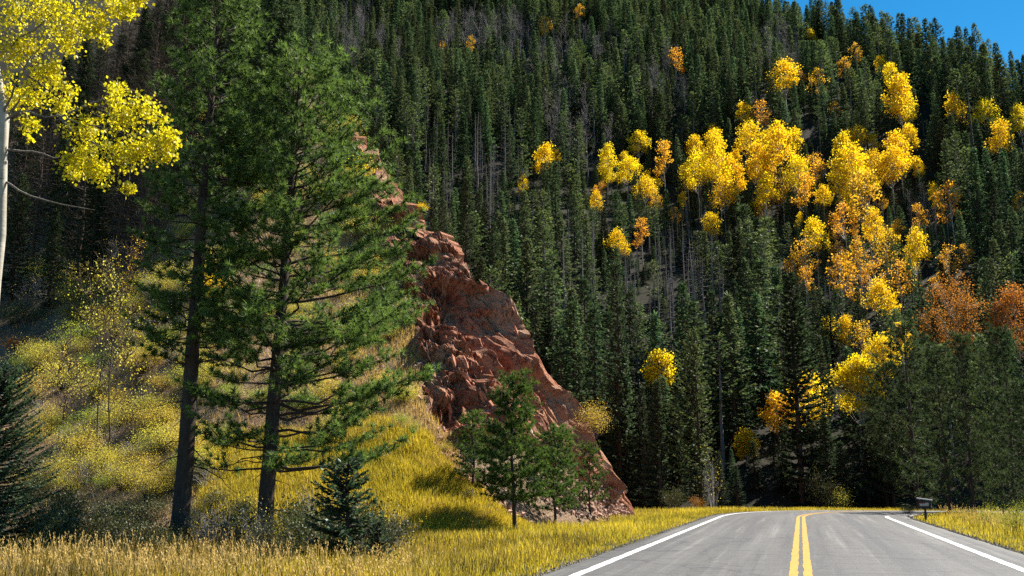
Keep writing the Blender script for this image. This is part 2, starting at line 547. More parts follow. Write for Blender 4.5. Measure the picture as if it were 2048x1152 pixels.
def spur_mat():
    m, nt, out = new_mat('spur_rock_soil_grass')
    geo = N(nt, 'ShaderNodeNewGeometry').outputs['Position']
    cb = N(nt, 'ShaderNodeCombineXYZ')
    for k_, a_ in enumerate(('along', 'across', 'depth')):
        nt.links.new(attr(nt, a_), cb.inputs[k_])
    tilt = mapping(nt, cb.outputs[0], (0.10, 1.0, 0.8))
    s1 = noise(nt, tilt, 1.1, 6, 0.65, 0.3)
    s2 = noise(nt, tilt, 4.5, 6, 0.7)
    s3 = noise(nt, tilt, 10.0, 4, 0.7)
    fine = noise(nt, geo, 9.0, 5, 0.7)
    patch = noise(nt, geo, 0.45, 4, 0.6)
    rock = ramp(nt, s1, [(0.30, (0.26, 0.072, 0.038)), (0.42, (0.45, 0.150, 0.075)), (0.54, (0.54, 0.23, 0.12)), (0.70, (0.66, 0.44, 0.29))])
    rock = mixc(nt, ramp(nt, s2, [(0.52, 0.0), (0.64, 0.7)]), rock, (0.58, 0.36, 0.23))
    rock = mixc(nt, ramp(nt, s2, [(0.28, 0.7), (0.42, 0.0)]), rock, (0.13, 0.042, 0.028))
    rock = mixc(nt, ramp(nt, fine, [(0.35, 0.4), (0.5, 0.0)]), rock, (0.15, 0.06, 0.04))
    rock = mixc(nt, ramp(nt, s3, [(0.53, 0.0), (0.68, 0.6)]), rock, (0.58, 0.36, 0.23))
    rock = mixc(nt, ramp(nt, s3, [(0.36, 0.8), (0.48, 0.0)]), rock, (0.13, 0.04, 0.024))
    rock = mixc(nt, ramp(nt, patch, [(0.5, 0.0), (0.75, 0.35)]), rock, (0.52, 0.27, 0.14))
    soil = ramp(nt, patch, [(0.3, (0.20, 0.105, 0.06)), (0.55, (0.34, 0.22, 0.13)), (0.8, (0.26, 0.21, 0.09))])
    soil = mixc(nt, ramp(nt, fine, [(0.45, 0.0), (0.65, 0.7)]), soil, (0.46, 0.34, 0.23))
    soil = mixc(nt, ramp(nt, fine, [(0.30, 0.7), (0.45, 0.0)]), soil, (0.08, 0.05, 0.03))
    gr = ramp(nt, fine, [(0.3, (0.14, 0.10, 0.012)), (0.6, (0.34, 0.27, 0.03))])
    c = mixc(nt, attr(nt, 'grassy'), soil, gr)
    c = mixc(nt, attr(nt, 'rocky'), c, rock)
    c = mixc(nt, attr(nt, 'shade_tint'), c, (0.05, 0.045, 0.03))  # soil painted near black where the wood's shade falls
    b = N(nt, 'ShaderNodeBsdfPrincipled')
    nt.links.new(c, b.inputs['Base Color'])
    b.inputs['Roughness'].default_value = 0.9
    b.inputs['Specular IOR Level'].default_value = 0.2
    add = N(nt, 'ShaderNodeMath', operation='ADD')
    nt.links.new(s3, add.inputs[0])
    nt.links.new(fine, add.inputs[1])
    nt.links.new(bump(nt, add.outputs[0], 1.0, 0.3), b.inputs['Normal'])
    nt.links.new(b.outputs[0], out.inputs['Surface'])
    return m

M['asphalt'] = asphalt()
M['white_paint'] = paint('white_road_paint', (0.60, 0.60, 0.58), 0.58)
M['yellow_paint'] = paint('yellow_road_paint', (0.42, 0.235, 0.02), 0.56)
M['ground'] = ground_mat('verge_soil', [(0.3, (0.07, 0.06, 0.016)), (0.55, (0.14, 0.11, 0.03)), (0.8, (0.22, 0.16, 0.07))], 0.9)
M['mountain'] = ground_mat('forest_floor', [(0.3, (0.022, 0.022, 0.014)), (0.6, (0.045, 0.040, 0.028)), (0.85, (0.075, 0.064, 0.045))], 0.12, 1.2)
M['spur'] = spur_mat()
M['rock_red'] = flat_mat('red_rock', (0.45, 0.17, 0.09), 0.9, 3.5, 0.55, 0, 0.8)
M['rock_pale'] = flat_mat('pale_rock', (0.58, 0.45, 0.34), 0.9, 4.0, 0.35, 0, 0.8)
M['gravel'] = flat_mat('scree_stones', (0.36, 0.21, 0.15), 0.9, 1.2, 0.5, 0, 0.6)

# ------------------------------------------------------------------ terrain functions
Y_CURVE, R_CURVE = 48.0, 32.0       # the road runs along +Y, then bends right

def grade(y):
    y = np.asarray(y, float)
    t = np.clip(y - 52, 0, None)
    z = -0.0006 * np.clip(t, 0, 19) ** 2 - 0.0228 * np.clip(t - 19, 0, None)
    return np.maximum(z, -0.95)

def centre(s):
    """centre line point and right-pointing normal at arc length s (s = y on the straight part)"""
    s = np.asarray(s, float)
    th = np.clip((s - Y_CURVE) / R_CURVE, 0, R(88))
    ex = np.clip(s - Y_CURVE - R_CURVE * R(88), 0, None)
    x = R_CURVE * (1 - np.cos(th)) + ex * np.sin(th)
    y = np.minimum(s, Y_CURVE) + R_CURVE * np.sin(th) + ex * np.cos(th)
    return x, y, np.cos(th), -np.sin(th)

def road_offset(x, y):
    """signed lateral distance from the centre line (+ right)"""
    x = np.asarray(x, float); y = np.asarray(y, float)
    r = R_CURVE - np.hypot(x - R_CURVE, y - Y_CURVE)
    return np.where(y < Y_CURVE, x, np.where(x < R_CURVE, r, R_CURVE + 0.0 - (y - Y_CURVE)))

def ground_z(x, y):
    x = np.asarray(x, float); y = np.asarray(y, float)
    o = road_offset(x, y)
    P = np.stack([x.ravel(), y.ravel(), np.zeros(x.size)], 1)
    n = (fbm(P * 0.35, 3, 5).reshape(x.shape) - 0.5) * 0.45
    away = sstep(4.9, 8.0, np.abs(o))
    return grade(y) - 0.07 + away * (n - 0.06) - 0.25 * sstep(5.2, 9, o)

Y_BASE = 90.0
def mountain_z(x, y):
    x = np.asarray(x, float); y = np.asarray(y, float)
    P = np.stack([x.ravel(), y.ravel(), np.zeros(x.size)], 1)
    n = (fbm(P * 0.018, 3, 11).reshape(x.shape) - 0.5)
    t = y - Y_BASE
    a = 0.68 * t + 0.20 * np.clip(-x - 20, 0, None) * sstep(0, 40, t) + n * 22 * sstep(0, 60, t) + 6 * np.exp(-np.clip(t, -30, None) / 30.0) - 7.0
    b = 150 - 1.62 * (x - 6) + n * 14
    b = np.minimum(b, 300)
    k = 6.0
    return -k * np.log(np.exp(-np.clip(a, -40, 400) / k) + np.exp(-np.clip(b, -200, 400) / k))

def terrain_z(x, y):
    return np.maximum(ground_z(x, y), mountain_z(x, y))

def place_on(px, py, h, zf=terrain_z, y0=93.0, y1=460.0):
    """point on the terrain above which a point h metres high is seen at this pixel"""
    d = ray(px, py)
    ys = np.arange(y0, y1, 0.4)
    P = CAM + d[None] * (ys / d[1])[:, None]
    g = zf(P[:, 0], P[:, 1])
    hit = np.nonzero(P[:, 2] - h <= g)[0]
    i = hit[0] if len(hit) else len(ys) - 1
    return np.array([P[i, 0], P[i, 1], g[i]])

# ---- ground sheet
gx = np.unique(np.concatenate([np.arange(-420, -40, 20), np.arange(-40, 40, 0.8), np.arange(40, 421, 20)]))
gy = np.unique(np.concatenate([np.arange(-160, 0, 16), np.arange(0, 100, 0.8), np.arange(100, 641, 20)]))
X, Y = np.meshgrid(gx, gy, indexing='ij')
V = np.stack([X, Y, ground_z(X, Y)], -1).reshape(-1, 3)
ground = tag(obj('ground', mesh_np('ground', V, grid_faces(len(gx), len(gy)), M['ground'], True)), 'yellowed grassy verge ground beside the road', None, None, 'structure')
# ---- mountain
mx_ = np.arange(-420, 421, 6.0)
my_ = np.arange(84, 640, 6.0)
X, Y = np.meshgrid(mx_, my_, indexing='ij')
V = np.stack([X, Y, np.maximum(mountain_z(X, Y), -6)], -1).reshape(-1, 3)
mountain = tag(obj('mountain', mesh_np('mountain', V, grid_faces(len(mx_), len(my_)), M['mountain'], True)), 'steep forested mountainside beyond the road bend', None, None, 'structure')

# ---- road, with its markings as parts
def strip(o0, o1, s0, s1, lift, step=0.6, nlat=2):
    s = np.arange(s0, s1 + step, step)
    x, y, nx, ny = centre(s)
    lat = np.linspace(o0, o1, nlat)
    PX = x[:, None] + nx[:, None] * lat
    PY = y[:, None] + ny[:, None] * lat
    PZ = grade(PY) + lift - 0.00045 * 0
    V = np.stack([PX, PY, PZ], -1).reshape(-1, 3)
    return V, grid_faces(len(s), nlat)[:, ::-1], np.broadcast_to(lat, PX.shape).ravel(), (len(s), nlat)

V, Fc, lat, (ns, nl) = strip(-4.45, 4.75, -25, 128, 0.0, 0.6, 34)
V = V.reshape(ns, nl, 3)
edge = (np.random.default_rng(3).random((ns, 2)) - .5) * 0.16
for k, e in ((0, -1), (nl - 1, 1)):
    s = -25 + np.arange(ns) * 0.6
    x, y, nx, ny = centre(s)
    V[:, k, 0] += nx * edge[:, 0 if e < 0 else 1]
    V[:, k, 1] += ny * edge[:, 0 if e < 0 else 1]
    V[:, k, 2] -= 0.10
road = tag(obj('road', mesh_np('road', V.reshape(-1, 3), Fc, M['asphalt'], True, {'lateral': lat})), 'grey asphalt mountain road bending out of sight', None, None, 'structure')
for nm, o0, o1, s0, s1, mt in (('white_edge_line', -3.74, -3.56, -25, 128, 'white_paint'), ('white_edge_line', 3.56, 3.74, -25, 51, 'white_paint'),
                                ('white_edge_line', 3.56, 3.74, 62, 128, 'white_paint'),
                                ('yellow_centre_line', -0.27, -0.125, -25, 128, 'yellow_paint'), ('yellow_centre_line', -0.04, 0.105, -25, 128, 'yellow_paint')):
    V, Fc, lat, _ = strip(o0, o1, s0, s1, 0.006, 0.3, 2)
    V[:, 0] += np.random.default_rng(int(abs(o0 * 100))).normal(0, .006, len(V))
    tag(obj(nm, mesh_np(nm, V, Fc, M[mt], True), road), kind='structure')

# ------------------------------------------------------------------ rocky spur: foot line, crest line, lofted face
SIL = [(1290, 1036), (1262, 985), (1235, 935), (1198, 872), (1150, 790), (1095, 712), (1042, 632), (962, 542), (872, 452), (792, 374), (738, 285), (672, 208), (585, 100), (500, 0)]
SIL_IN = (48, 46, 44, 42, 40, 38, 38, 36, 30, 24, 16, 10, 0, 0)      # the crest line runs inside the outline, loose rock makes up the rest
crest = [at_y(px - k_, py, y) for (px, py), k_, y in zip(SIL, SIL_IN, (47.2, 46.8, 46.5, 46.3, 46.2, 46.2, 46.2, 46.7, 49.0, 54.5, 64.0, 76.0, 94.0, 114))]
crest[0] = np.array([crest[0][0], 47.2, -0.35])
crest += [np.array([-90.0, 128, 66.0]), np.array([-112.0, 136, 63.0]), np.array([-140.0, 140, 60.0]), np.array([-180.0, 142, 58.0])]
foot = [(-6.7, 46.4), (-7.0, 44.6), (-7.3, 43.0), (-7.5, 41.0), (-7.7, 38.6), (-7.9, 36.2), (-8.1, 34.0), (-8.4, 32.0), (-8.9, 30.2), (-9.7, 28.8), (-11.0, 27.8), (-12.8, 27.2), (-15.2, 27.0),
        (-18.0, 27.2), (-21.5, 27.7), (-26.0, 28.6), (-34.0, 30.5), (-50.0, 33.0)]
crest = np.array(crest)
foot = np.array([(x, y, -0.35) for x, y in foot])
NU, NV, NB = 520, 280, 40
kk = np.linspace(0, 1, len(foot))
uu = np.concatenate([np.linspace(0, 0.78, NU - 90, endpoint=False), np.linspace(0.78, 1, 90)])
def smooth_interp(pts):
    C = np.stack([np.interp(np.linspace(0, 1, 700), kk, pts[:, i]) for i in range(3)], 1)
    pad = np.concatenate([np.repeat(C[:1], 24, 0), C, np.repeat(C[-1:], 24, 0)])
    ker = np.ones(49) / 49
    S = np.stack([np.convolve(pad[:, i], ker, 'valid') for i in range(3)], 1)
    return np.stack([np.interp(uu, np.linspace(0, 1, 700), S[:, i]) for i in range(3)], 1)
FU, CU = smooth_interp(foot), smooth_interp(crest)
vv = np.linspace(0, 1, NV)
V = FU[:, None] + (CU - FU)[:, None] * vv[None, :, None]
V[:, :, 2] = FU[:, None, 2] + (CU - FU)[:, None, 2] * vv[None] ** (1.10 + 0.0 * uu)[:, None]
bs = np.linspace(0, 1, NB + 1)[1:] ** 1.3 * 46
back = CU[:, None] + np.stack([0.35 * bs, 0.94 * bs, np.zeros(NB)], -1)[None]
back[:, :, 2] = np.maximum(CU[:, None, 2] - bs[None] * 0.85 - 0.02 * bs[None] ** 1.5, -2.5)
V = np.concatenate([V, back], 1)
NVT = NV + NB
Vf = V.reshape(-1, 3)
qx, qy, qz = proj(Vf)
frontm = (np.arange(NVT)[None] < NV).repeat(NU, 0).ravel()
vcoord = np.concatenate([vv, np.ones(NB)])[None].repeat(NU, 0).ravel()
ROCKP = [(690, 215), (800, 372), (875, 448), (965, 538), (1045, 628), (1100, 708), (1152, 786), (1200, 868), (1238, 930), (1300, 1030), (1262, 1012), (1205, 985), (1150, 955), (1070, 905), (960, 890), (880, 865), (850, 780), (840, 690), (805, 560), (770, 440), (715, 310)]
GRASSP = [(520, 870), (690, 850), (780, 855), (850, 878), (930, 965), (1045, 1062), (1150, 1090), (1150, 1200), (380, 1200), (400, 900)]
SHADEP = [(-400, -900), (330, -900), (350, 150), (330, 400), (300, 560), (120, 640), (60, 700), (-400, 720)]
wob = (fbm(Vf * 0.8, 4, 21) - .5) * 2
rocky = sstep(-14, 14, in_poly(qx, qy, ROCKP) + wob * 34)
rocky = np.where(frontm, rocky, rocky[np.arange(len(Vf)) // NVT * NVT + NV - 1])
grassy = sstep(-16, 20, in_poly(qx, qy, GRASSP) + wob * 26) * (1 - rocky) * frontm
shade_tint = sstep(-60, 60, in_poly(qx, qy, SHADEP) + wob * 60) * (1 - rocky) * 0.85
# strata frame: long axis runs down to the right, as the ribs in the photograph
S1 = unit(np.array([[0.46, -0.12, -0.88]]))[0]
S2 = unit(np.cross(S1, [0.2, 1.0, 0.1])[None])[0]
S3 = np.cross(S1, S2)
Q = np.stack([Vf @ S1, Vf @ S2, Vf @ S3], 1)
warp = (fbm(Q * 0.35, 3, 31) - .5) * 1.6
A = Q * np.array([0.055, 0.55, 0.45]); A[:, 1] += warp
d1, d2, rv, fa1 = cells(A, 41)
B = Q * np.array([0.15, 1.6, 1.3]); B[:, 1] += warp * 1.5
e1, e2, rv2, fa2 = cells(B, 51)
Cc = Q * np.array([0.6, 4.2, 3.6])
f1, f2, rv3, fa3 = cells(Cc, 61)
def ridged(p, seed):
    return 1 - np.abs(2 * vnoise(p, seed) - 1)
w2 = np.column_stack([np.zeros(len(Q)), warp, warp * .5])
rockd = (ridged(Q * np.array([.04, .34, .26]) + w2, 72) - .5) * 2.6 + (ridged(Q * np.array([.07, .85, .65]) + w2 * 1.4, 73) - .5) * 1.35 + (ridged(Q * np.array([.16, 2.3, 1.8]) + w2 * 2, 74) - .5) * .5
rockd += -.95 + fa2 * .45 + (rv2 - .5) * .16 + fa3 * .4 + (rv3 - .5) * .16
softd = (fbm(Vf * 0.28, 4, 81) - .5) * 1.0 + (fbm(Vf * 1.8, 3, 85) - .5) * 0.16
D = rocky * rockd + (1 - rocky) * softd
D *= sstep(0, .05, vcoord) * (.25 + .75 * sstep(0, .16, np.repeat(uu, NVT)))
D[~frontm] *= 0.6
D *= np.where(frontm, 1 - 0.15 * sstep(.93, 1, vcoord), 1)
ua = np.gradient(V, axis=0); va = np.gradient(V, axis=1)
Nn = unit(np.cross(ua.reshape(-1, 3), va.reshape(-1, 3)))
Nn[Nn[:, 2] < 0] *= -1
out_dir = unit(Nn * np.array([1, 1, 0.35]) + np.array([[0.12, -0.12, 0]]))
SP = Vf + out_dir * D[:, None]
SP[:, 2] += (fbm(Vf * 0.9, 3, 77) - .5) * 1.3 * sstep(.8, 1, vcoord) * rocky + (rv2 - .5) * .5 * sstep(.85, 1, vcoord) * rocky
fr_ = rocky > .5
Fc = grid_faces(NU, NVT)
smooth_f = ~(fr_[Fc].mean(1) > 0.5)
spur = tag(obj('hillside', mesh_np('hillside', SP, Fc, M['spur'], smooth_f, {'rocky': rocky, 'grassy': grassy, 'shade_tint': shade_tint, 'along': Q[:, 0], 'across': Q[:, 1] + warp * .6, 'depth': Q[:, 2]})), 'red rock cut and grassy hillside rising beside the road', None, None, 'structure')
SPX, SPY, SPZ = proj(SP)
SPN = Nn
front_idx = np.nonzero(frontm)[0]

def on_spur(px, py):
    """hillside vertex seen at this pixel (nearest one)"""
    d = np.hypot(SPX[front_idx] - px, SPY[front_idx] - py)
    near = front_idx[np.argsort(d)[:14]]
    near = near[np.abs(SPZ[near] - SPZ[near].min()) < 3.0]
    i = near[np.argmin(np.hypot(SPX[near] - px, SPY[near] - py))]
    return SP[i].copy(), SPN[i]

sil_x = np.array([p[0] for p in SIL][::-1], float)
sil_y = np.array([p[1] for p in SIL][::-1], float)
def behind_spur(px, py, y):
    return (y > 50) & (px < 1290) & (py > np.interp(px, sil_x, sil_y) + 6)

# ------------------------------------------------------------------ plant generators
def rot_about(v, axis, ang):
    c, s = math.cos(ang), math.sin(ang)
    return v * c + np.cross(axis, v) * s + axis * (axis @ v) * (1 - c)

def make_spruce(seed, h=16.0, rad=2.6, bare=0.06, gap=0.34, per=5, spray=1.0, fol='spruce', bark='bark_dark', droop=0.35, thin=0.0, n_spray=15, power=0.85, size=1.0, wire=True):
    """conical conifer: trunk with limbs, crown of drooping sprays; base at the origin"""
    g = np.random.default_rng(seed)
    tr, cr = Acc(), Acc()
    k = 9
    zz = np.linspace(-0.3, h, k)
    wobx = np.cumsum(g.normal(0, .03, k)); woby = np.cumsum(g.normal(0, .03, k))
    r0 = 0.011 * h + 0.05
    tr.tube(np.stack([wobx, woby, zz], 1), r0 * np.clip(1 - zz / h, 0.04, 1.1) ** .8, 7)
    z = bare * h
    ang = g.random() * 6.28
    O_, D_, S_, L_, W_, T_ = [], [], [], [], [], []
    while z < h * 0.985:
        t = (z - bare * h) / (h * (1 - bare))
        lump = 0.8 + 0.4 * vnoise(np.array([[z * .55, seed, 0.3]]), seed)[0]
        for b in range(per):
            ang += 2.4 + g.normal(0, .25)
            if g.random() < thin * (0.6 + .8 * (1 - t)):
                continue
            side = 0.8 + 0.35 * math.sin(ang + seed)
            L = rad * (1 - t) ** power * lump * side * g.uniform(.7, 1.12) + 0.22
            if t < 0.12:
                L *= 0.55 + 3.7 * t
            ca, sa = math.cos(ang), math.sin(ang)
            out = np.array([ca, sa, 0.0])
            rise = 0.55 * t - droop * (1 - t) + g.normal(0, .07)
            s = np.linspace(0, 1, 5)
            pts = np.stack([ca * L * s, sa * L * s, z + g.uniform(-.12, .12) + L * (rise * s + 0.22 * s ** 3)], 1)
            x0 = np.interp(z, zz, wobx); y0 = np.interp(z, zz, woby)
            pts[:, 0] += x0; pts[:, 1] += y0
            if wire:
                tr.tube(pts, np.linspace(.018 + .008 * L, .006, 5), 3)
            n = max(4, int(n_spray * L / rad * g.uniform(.8, 1.2)) + 3)
            q = g.random(n) ** .75 * .92 + .08
            o = np.stack([np.interp(q, s, pts[:, i]) for i in range(3)], 1)
            lateral = np.array([-sa, ca, 0.0])
            sg = np.where(g.random(n) < .5, 1, -1)
            spread = g.uniform(.25, 1.0, n) * sg
            d = unit(out[None] * g.uniform(.45, 1, n)[:, None] + lateral[None] * spread[:, None] + np.array([[0, 0, 1.0]]) * (g.normal(-.25, .28, n) + .5 * t)[:, None])
            O_.append(o); D_.append(d)
            L_.append((0.30 + 0.34 * (1 - q)) * g.uniform(.7, 1.3, n) * (0.55 + .45 * L / rad) * spray * size)
            W_.append(g.uniform(.13, .24, n) * spray * size)
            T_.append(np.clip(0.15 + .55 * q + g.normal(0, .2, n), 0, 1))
        z += gap * (0.7 + 0.5 * (1 - t)) * g.uniform(.8, 1.2)
    # leader tuft
    n = 14
    O_.append(np.stack([np.full(n, wobx[-1]), np.full(n, woby[-1]), h - g.random(n) * .9], 1))
    D_.append(unit(np.stack([g.normal(0, .5, n), g.normal(0, .5, n), np.full(n, 1.0)], 1)))
    L_.append(np.full(n, .42 * spray)); W_.append(np.full(n, .13 * spray)); T_.append(g.random(n))
    O, D = np.concatenate(O_), np.concatenate(D_)
    S = unit(np.cross(D, g.normal(0, 1, D.shape) * np.array([.5, .5, 1.0]) + np.array([[0, 0, .6]])))
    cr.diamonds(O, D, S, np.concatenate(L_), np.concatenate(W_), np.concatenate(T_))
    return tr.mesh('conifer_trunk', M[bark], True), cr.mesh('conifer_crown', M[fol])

def needle_tufts(cr, C, A, g, k, L, W, tint):
    n = len(C)
    o = np.repeat(C, k, 0)
    d = unit(np.repeat(A, k, 0) * g.uniform(.15, 1.0, (n * k, 1)) + g.normal(0, .55, (n * k, 3)))
    s = perp(d)
    s2 = np.cross(d, s)
    th = g.random(n * k)[:, None] * 6.28
    s = s * np.cos(th) + s2 * np.sin(th)
    cr.spikes(o, d, s, L * g.uniform(.7, 1.25, n * k), W, np.clip(np.repeat(tint, k) + g.normal(0, .13, n * k), 0, 1))

def make_pine(seed, h, radius, crown0, trunk_r, lean=(0, 0), gap=0.42, per=4, needles=12, nl=.18, nw=.014, fol='near_pine', bark='bark_dark', dead=8, twig_gap=.24, tuft_gap=.13, sides=12, rise0=-.12, density=None, inner=.24, patchy=0.0, curl0=.22):
    """long-needled pine: radius(t) gives branch length over the crown, tufts of separate needles along the twigs"""
    g = np.random.default_rng(seed)
    tr, cr = Acc(), Acc()
    k = 16
    zz = np.linspace(-0.4, h, k)
    cx = lean[0] * (zz / h) + np.cumsum(g.normal(0, .02, k)); cyy = lean[1] * (zz / h) + np.cumsum(g.normal(0, .02, k))
    cx -= cx[0]; cyy -= cyy[0]
    rr = trunk_r * np.clip(1 - zz / h, .03, 1.05) ** .75
    rr[0] *= 1.35
    tr.tube(np.stack([cx, cyy, zz], 1), rr, sides)
    def limb(z, ang, L, rise, curl, foliage):
        ca, sa = math.cos(ang), math.sin(ang)
        s = np.linspace(0, 1, 7)
        bend = g.normal(0, .12)
        pts = np.stack([ca * L * s - sa * bend * L * s * s, sa * L * s + ca * bend * L * s * s, z + L * (rise * s + curl * s ** 2.2)], 1)
        pts[1:-1] += g.normal(0, .02 * L, (5, 3))
        pts[:, 0] += np.interp(z, zz, cx); pts[:, 1] += np.interp(z, zz, cyy)
        r_b = (0.012 + .011 * L) * (trunk_r / .3) ** .5
        tr.tube(pts, np.linspace(r_b, .006, 7), 5 if sides > 8 else 3)
        nt_ = max(2, int(L * ((1 - inner) if foliage else .5) / twig_gap))
        q = np.linspace(inner if foliage else .3, 1, nt_) + g.normal(0, .02, nt_)
        C_, A_, T_ = [], [], []
        for j, qq in enumerate(np.clip(q, 0, 1)):
            o = np.array([np.interp(qq, s, pts[:, i]) for i in range(3)])
            sgn = 1 if j % 2 else -1
            a2 = ang + sgn * g.uniform(.35, 1.15) * (1 if qq < .97 else .1)
            l2 = (0.28 + .34 * L * (1 - qq) * .8) * g.uniform(.6, 1.25)
            d = np.array([math.cos(a2), math.sin(a2), g.normal(.18 if foliage else -.25, .22)])
            s3 = np.linspace(0, 1, 4)
            tp = o + d[None] * l2 * s3[:, None] + np.array([0, 0, 1.0])[None] * (.16 * l2 * s3 ** 2)[:, None]
            tr.tube(tp, np.linspace(.008, .003, 4) * (1 if sides > 8 else 1.4), 3)
            if foliage:
                m = max(2, int(l2 / tuft_gap))
                w = np.linspace(.25, 1, m)
                C_.append(np.stack([np.interp(w, s3, tp[:, i]) for i in range(3)], 1) + g.normal(0, .02, (m, 3)))
                A_.append(np.repeat(unit(d[None] + np.array([[0, 0, .45]])), m, 0))
                T_.append(np.clip(g.normal(.45, .16) + .25 * w - .1, 0, 1))
        if C_:
            needle_tufts(cr, np.concatenate(C_), np.concatenate(A_), g, needles, nl, nw, np.concatenate(T_))
    z = crown0
    ang = g.random() * 6.28
    while z < h - .15:
        t = (z - crown0) / (h - crown0)
        for b in range(per):
            ang += 6.283 / per + g.normal(0, .3)
            if density is not None and g.random() > density(t, ang):
                continue
            if patchy and vnoise(np.array([[z * .8, math.cos(ang) * 1.1, math.sin(ang) * 1.1]]), seed)[0] < patchy:
                continue
            L = radius(t, ang) * g.uniform(.72, 1.12)
            if L < .12:
                continue
            limb(z + g.uniform(-.12, .12), ang, L, rise0 + .75 * t ** 1.4 + g.normal(0, .07), curl0, True)
        z += gap * (1.1 - .5 * t) * g.uniform(.8, 1.2)
        ang += .5
    for i in range(dead):
        zz_ = g.uniform(min(.9, crown0 * .4), crown0 + (h - crown0) * .25)
        limb(zz_, g.random() * 6.28, g.uniform(.7, 1.9) * (trunk_r / .28), g.normal(-.05, .12), -.18, False)
    needle_tufts(cr, np.stack([np.full(6, cx[-1]), np.full(6, cyy[-1]), h - np.linspace(0, .5, 6)], 1), np.repeat(np.array([[0, 0, 1.0]]), 6, 0), g, needles, nl, nw, np.full(6, .6))
    return tr.mesh('pine_trunk', M[bark], True), cr.mesh('pine_crown', M[fol])

def make_aspen(seed, h=12.0, rad=2.6, base=0.42, leaves=1100, size=.30, fol='aspen_yellow', lumps=22, sparse=0.0, bark='bark_aspen', trunk_r=.11, twigs=0):
    """slim pale trunk, rounded crown of leaf clumps on forking limbs"""
    g = np.random.default_rng(seed)
    tr, cr = Acc(), Acc()
    k = 8
    zz = np.linspace(-.3, h * .96, k)
    cx = np.cumsum(g.normal(0, .09, k)); cyy = np.cumsum(g.normal(0, .09, k)); cx -= cx[0]; cyy -= cyy[0]
    tr.tube(np.stack([cx, cyy, zz], 1), trunk_r * np.clip(1 - zz / h, .05, 1) ** .7, 6)
    C, Rr = [], []
    for i in range(lumps):
        t = (i + g.random()) / lumps
        prof = math.sin(math.pi * (0.12 + .80 * t) ** .8) ** .75
        rr = rad * prof * math.sqrt(g.uniform(.05, 1.25))
        a = g.random() * 6.28
        c = np.array([math.cos(a) * rr * .78, math.sin(a) * rr * .78, h * (base + (1 - base) * t * .97)])
        z0 = max(h * base * .75, c[2] - rr * 1.1 - .6)
        c[0] += np.interp(c[2], zz, cx); c[1] += np.interp(c[2], zz, cyy)
        s = np.linspace(0, 1, 4)
        p0 = np.array([np.interp(z0, zz, cx), np.interp(z0, zz, cyy), z0])
        pts = p0 + (c - p0) * s[:, None]
        pts[1:3, 2] -= .12 * rr
        tr.tube(pts, np.linspace(.035, .008, 4) * (trunk_r / .11), 3)
        C.append(c); Rr.append(rad * g.uniform(.16, .46))
        for w in range(twigs):
            d = unit(g.normal(0, 1, (1, 3)) + np.array([[0, 0, .9]]))[0]
            l = g.uniform(.5, 1.3)
            tr.tube(np.array([c, c + d * l * .5 + g.normal(0, .06, 3), c + d * l]), [.016, .011, .005], 3)
    C, Rr = np.array(C), np.array(Rr)
    if leaves:
        w = Rr ** 2 * (g.random(lumps) > sparse)
        ids = g.choice(lumps, leaves, p=w / w.sum())
        v = unit(g.normal(0, 1, (leaves, 3))) * (g.random((leaves, 1)) ** .55) * g.uniform(.8, 1.3, (leaves, 1))
        O = C[ids] + v * Rr[ids][:, None] * np.array([1, 1, .9])
        D = unit(v + g.normal(0, .6, v.shape) + np.array([[0, 0, -.1]]))
        S = perp(D); S2 = np.cross(D, S); th = g.random((leaves, 1)) * 6.28
        S = S * np.cos(th) + S2 * np.sin(th)
        sz = size * g.uniform(.6, 1.3, leaves)
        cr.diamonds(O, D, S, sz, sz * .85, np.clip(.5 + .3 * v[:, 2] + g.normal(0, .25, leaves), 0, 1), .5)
    return tr.mesh('aspen_trunk', M[bark], True), (cr.mesh('aspen_crown', M[fol]) if leaves else None)

def make_snag(seed, h=14.0, rad=1.3, gap=.5, bark='bark_grey', twig='twig_grey', per=3, sub=5):
    """dead standing conifer: bare trunk, short bare limbs with fine twigs"""
    g = np.random.default_rng(seed)
    tr, cr = Acc(), Acc()
    k = 8
    zz = np.linspace(-.3, h, k)
    cx = np.cumsum(g.normal(0, .06, k)); cyy = np.cumsum(g.normal(0, .06, k)); cx -= cx[0]; cyy -= cyy[0]
    tr.tube(np.stack([cx, cyy, zz], 1), (.05 + .008 * h) * np.clip(1 - zz / h, .06, 1) ** .8, 6)
    z, ang = h * .18, 0
    while z < h * .97:
        t = z / h
        for b in range(per):
            ang += 2.4 + g.normal(0, .3)
            L = rad * (1 - t) ** .6 * g.uniform(.4, 1.2) + .15
            d = np.array([math.cos(ang), math.sin(ang), g.normal(-.1 + .3 * t, .15)])
            o = np.array([np.interp(z, zz, cx), np.interp(z, zz, cyy), z + g.uniform(-.1, .1)])
            p = np.stack([o, o + d * L * .5 + np.array([0, 0, -.05 * L]), o + d * L])
            cr.tube(p, [.02, .013, .005], 3, g.uniform(.2, .8))
            n = sub
            q = g.random((n, 1)) * .8 + .2
            oo = o + d * L * q
            dd = unit(d[None] + g.normal(0, .6, (n, 3)))
            cr.spikes(oo, dd, perp(dd), L * g.uniform(.25, .6, n), .022, g.random(n))
        z += gap * g.uniform(.7, 1.3)
    return tr.mesh('dead_trunk', M[bark], True), cr.mesh('bare_branches', M[twig])

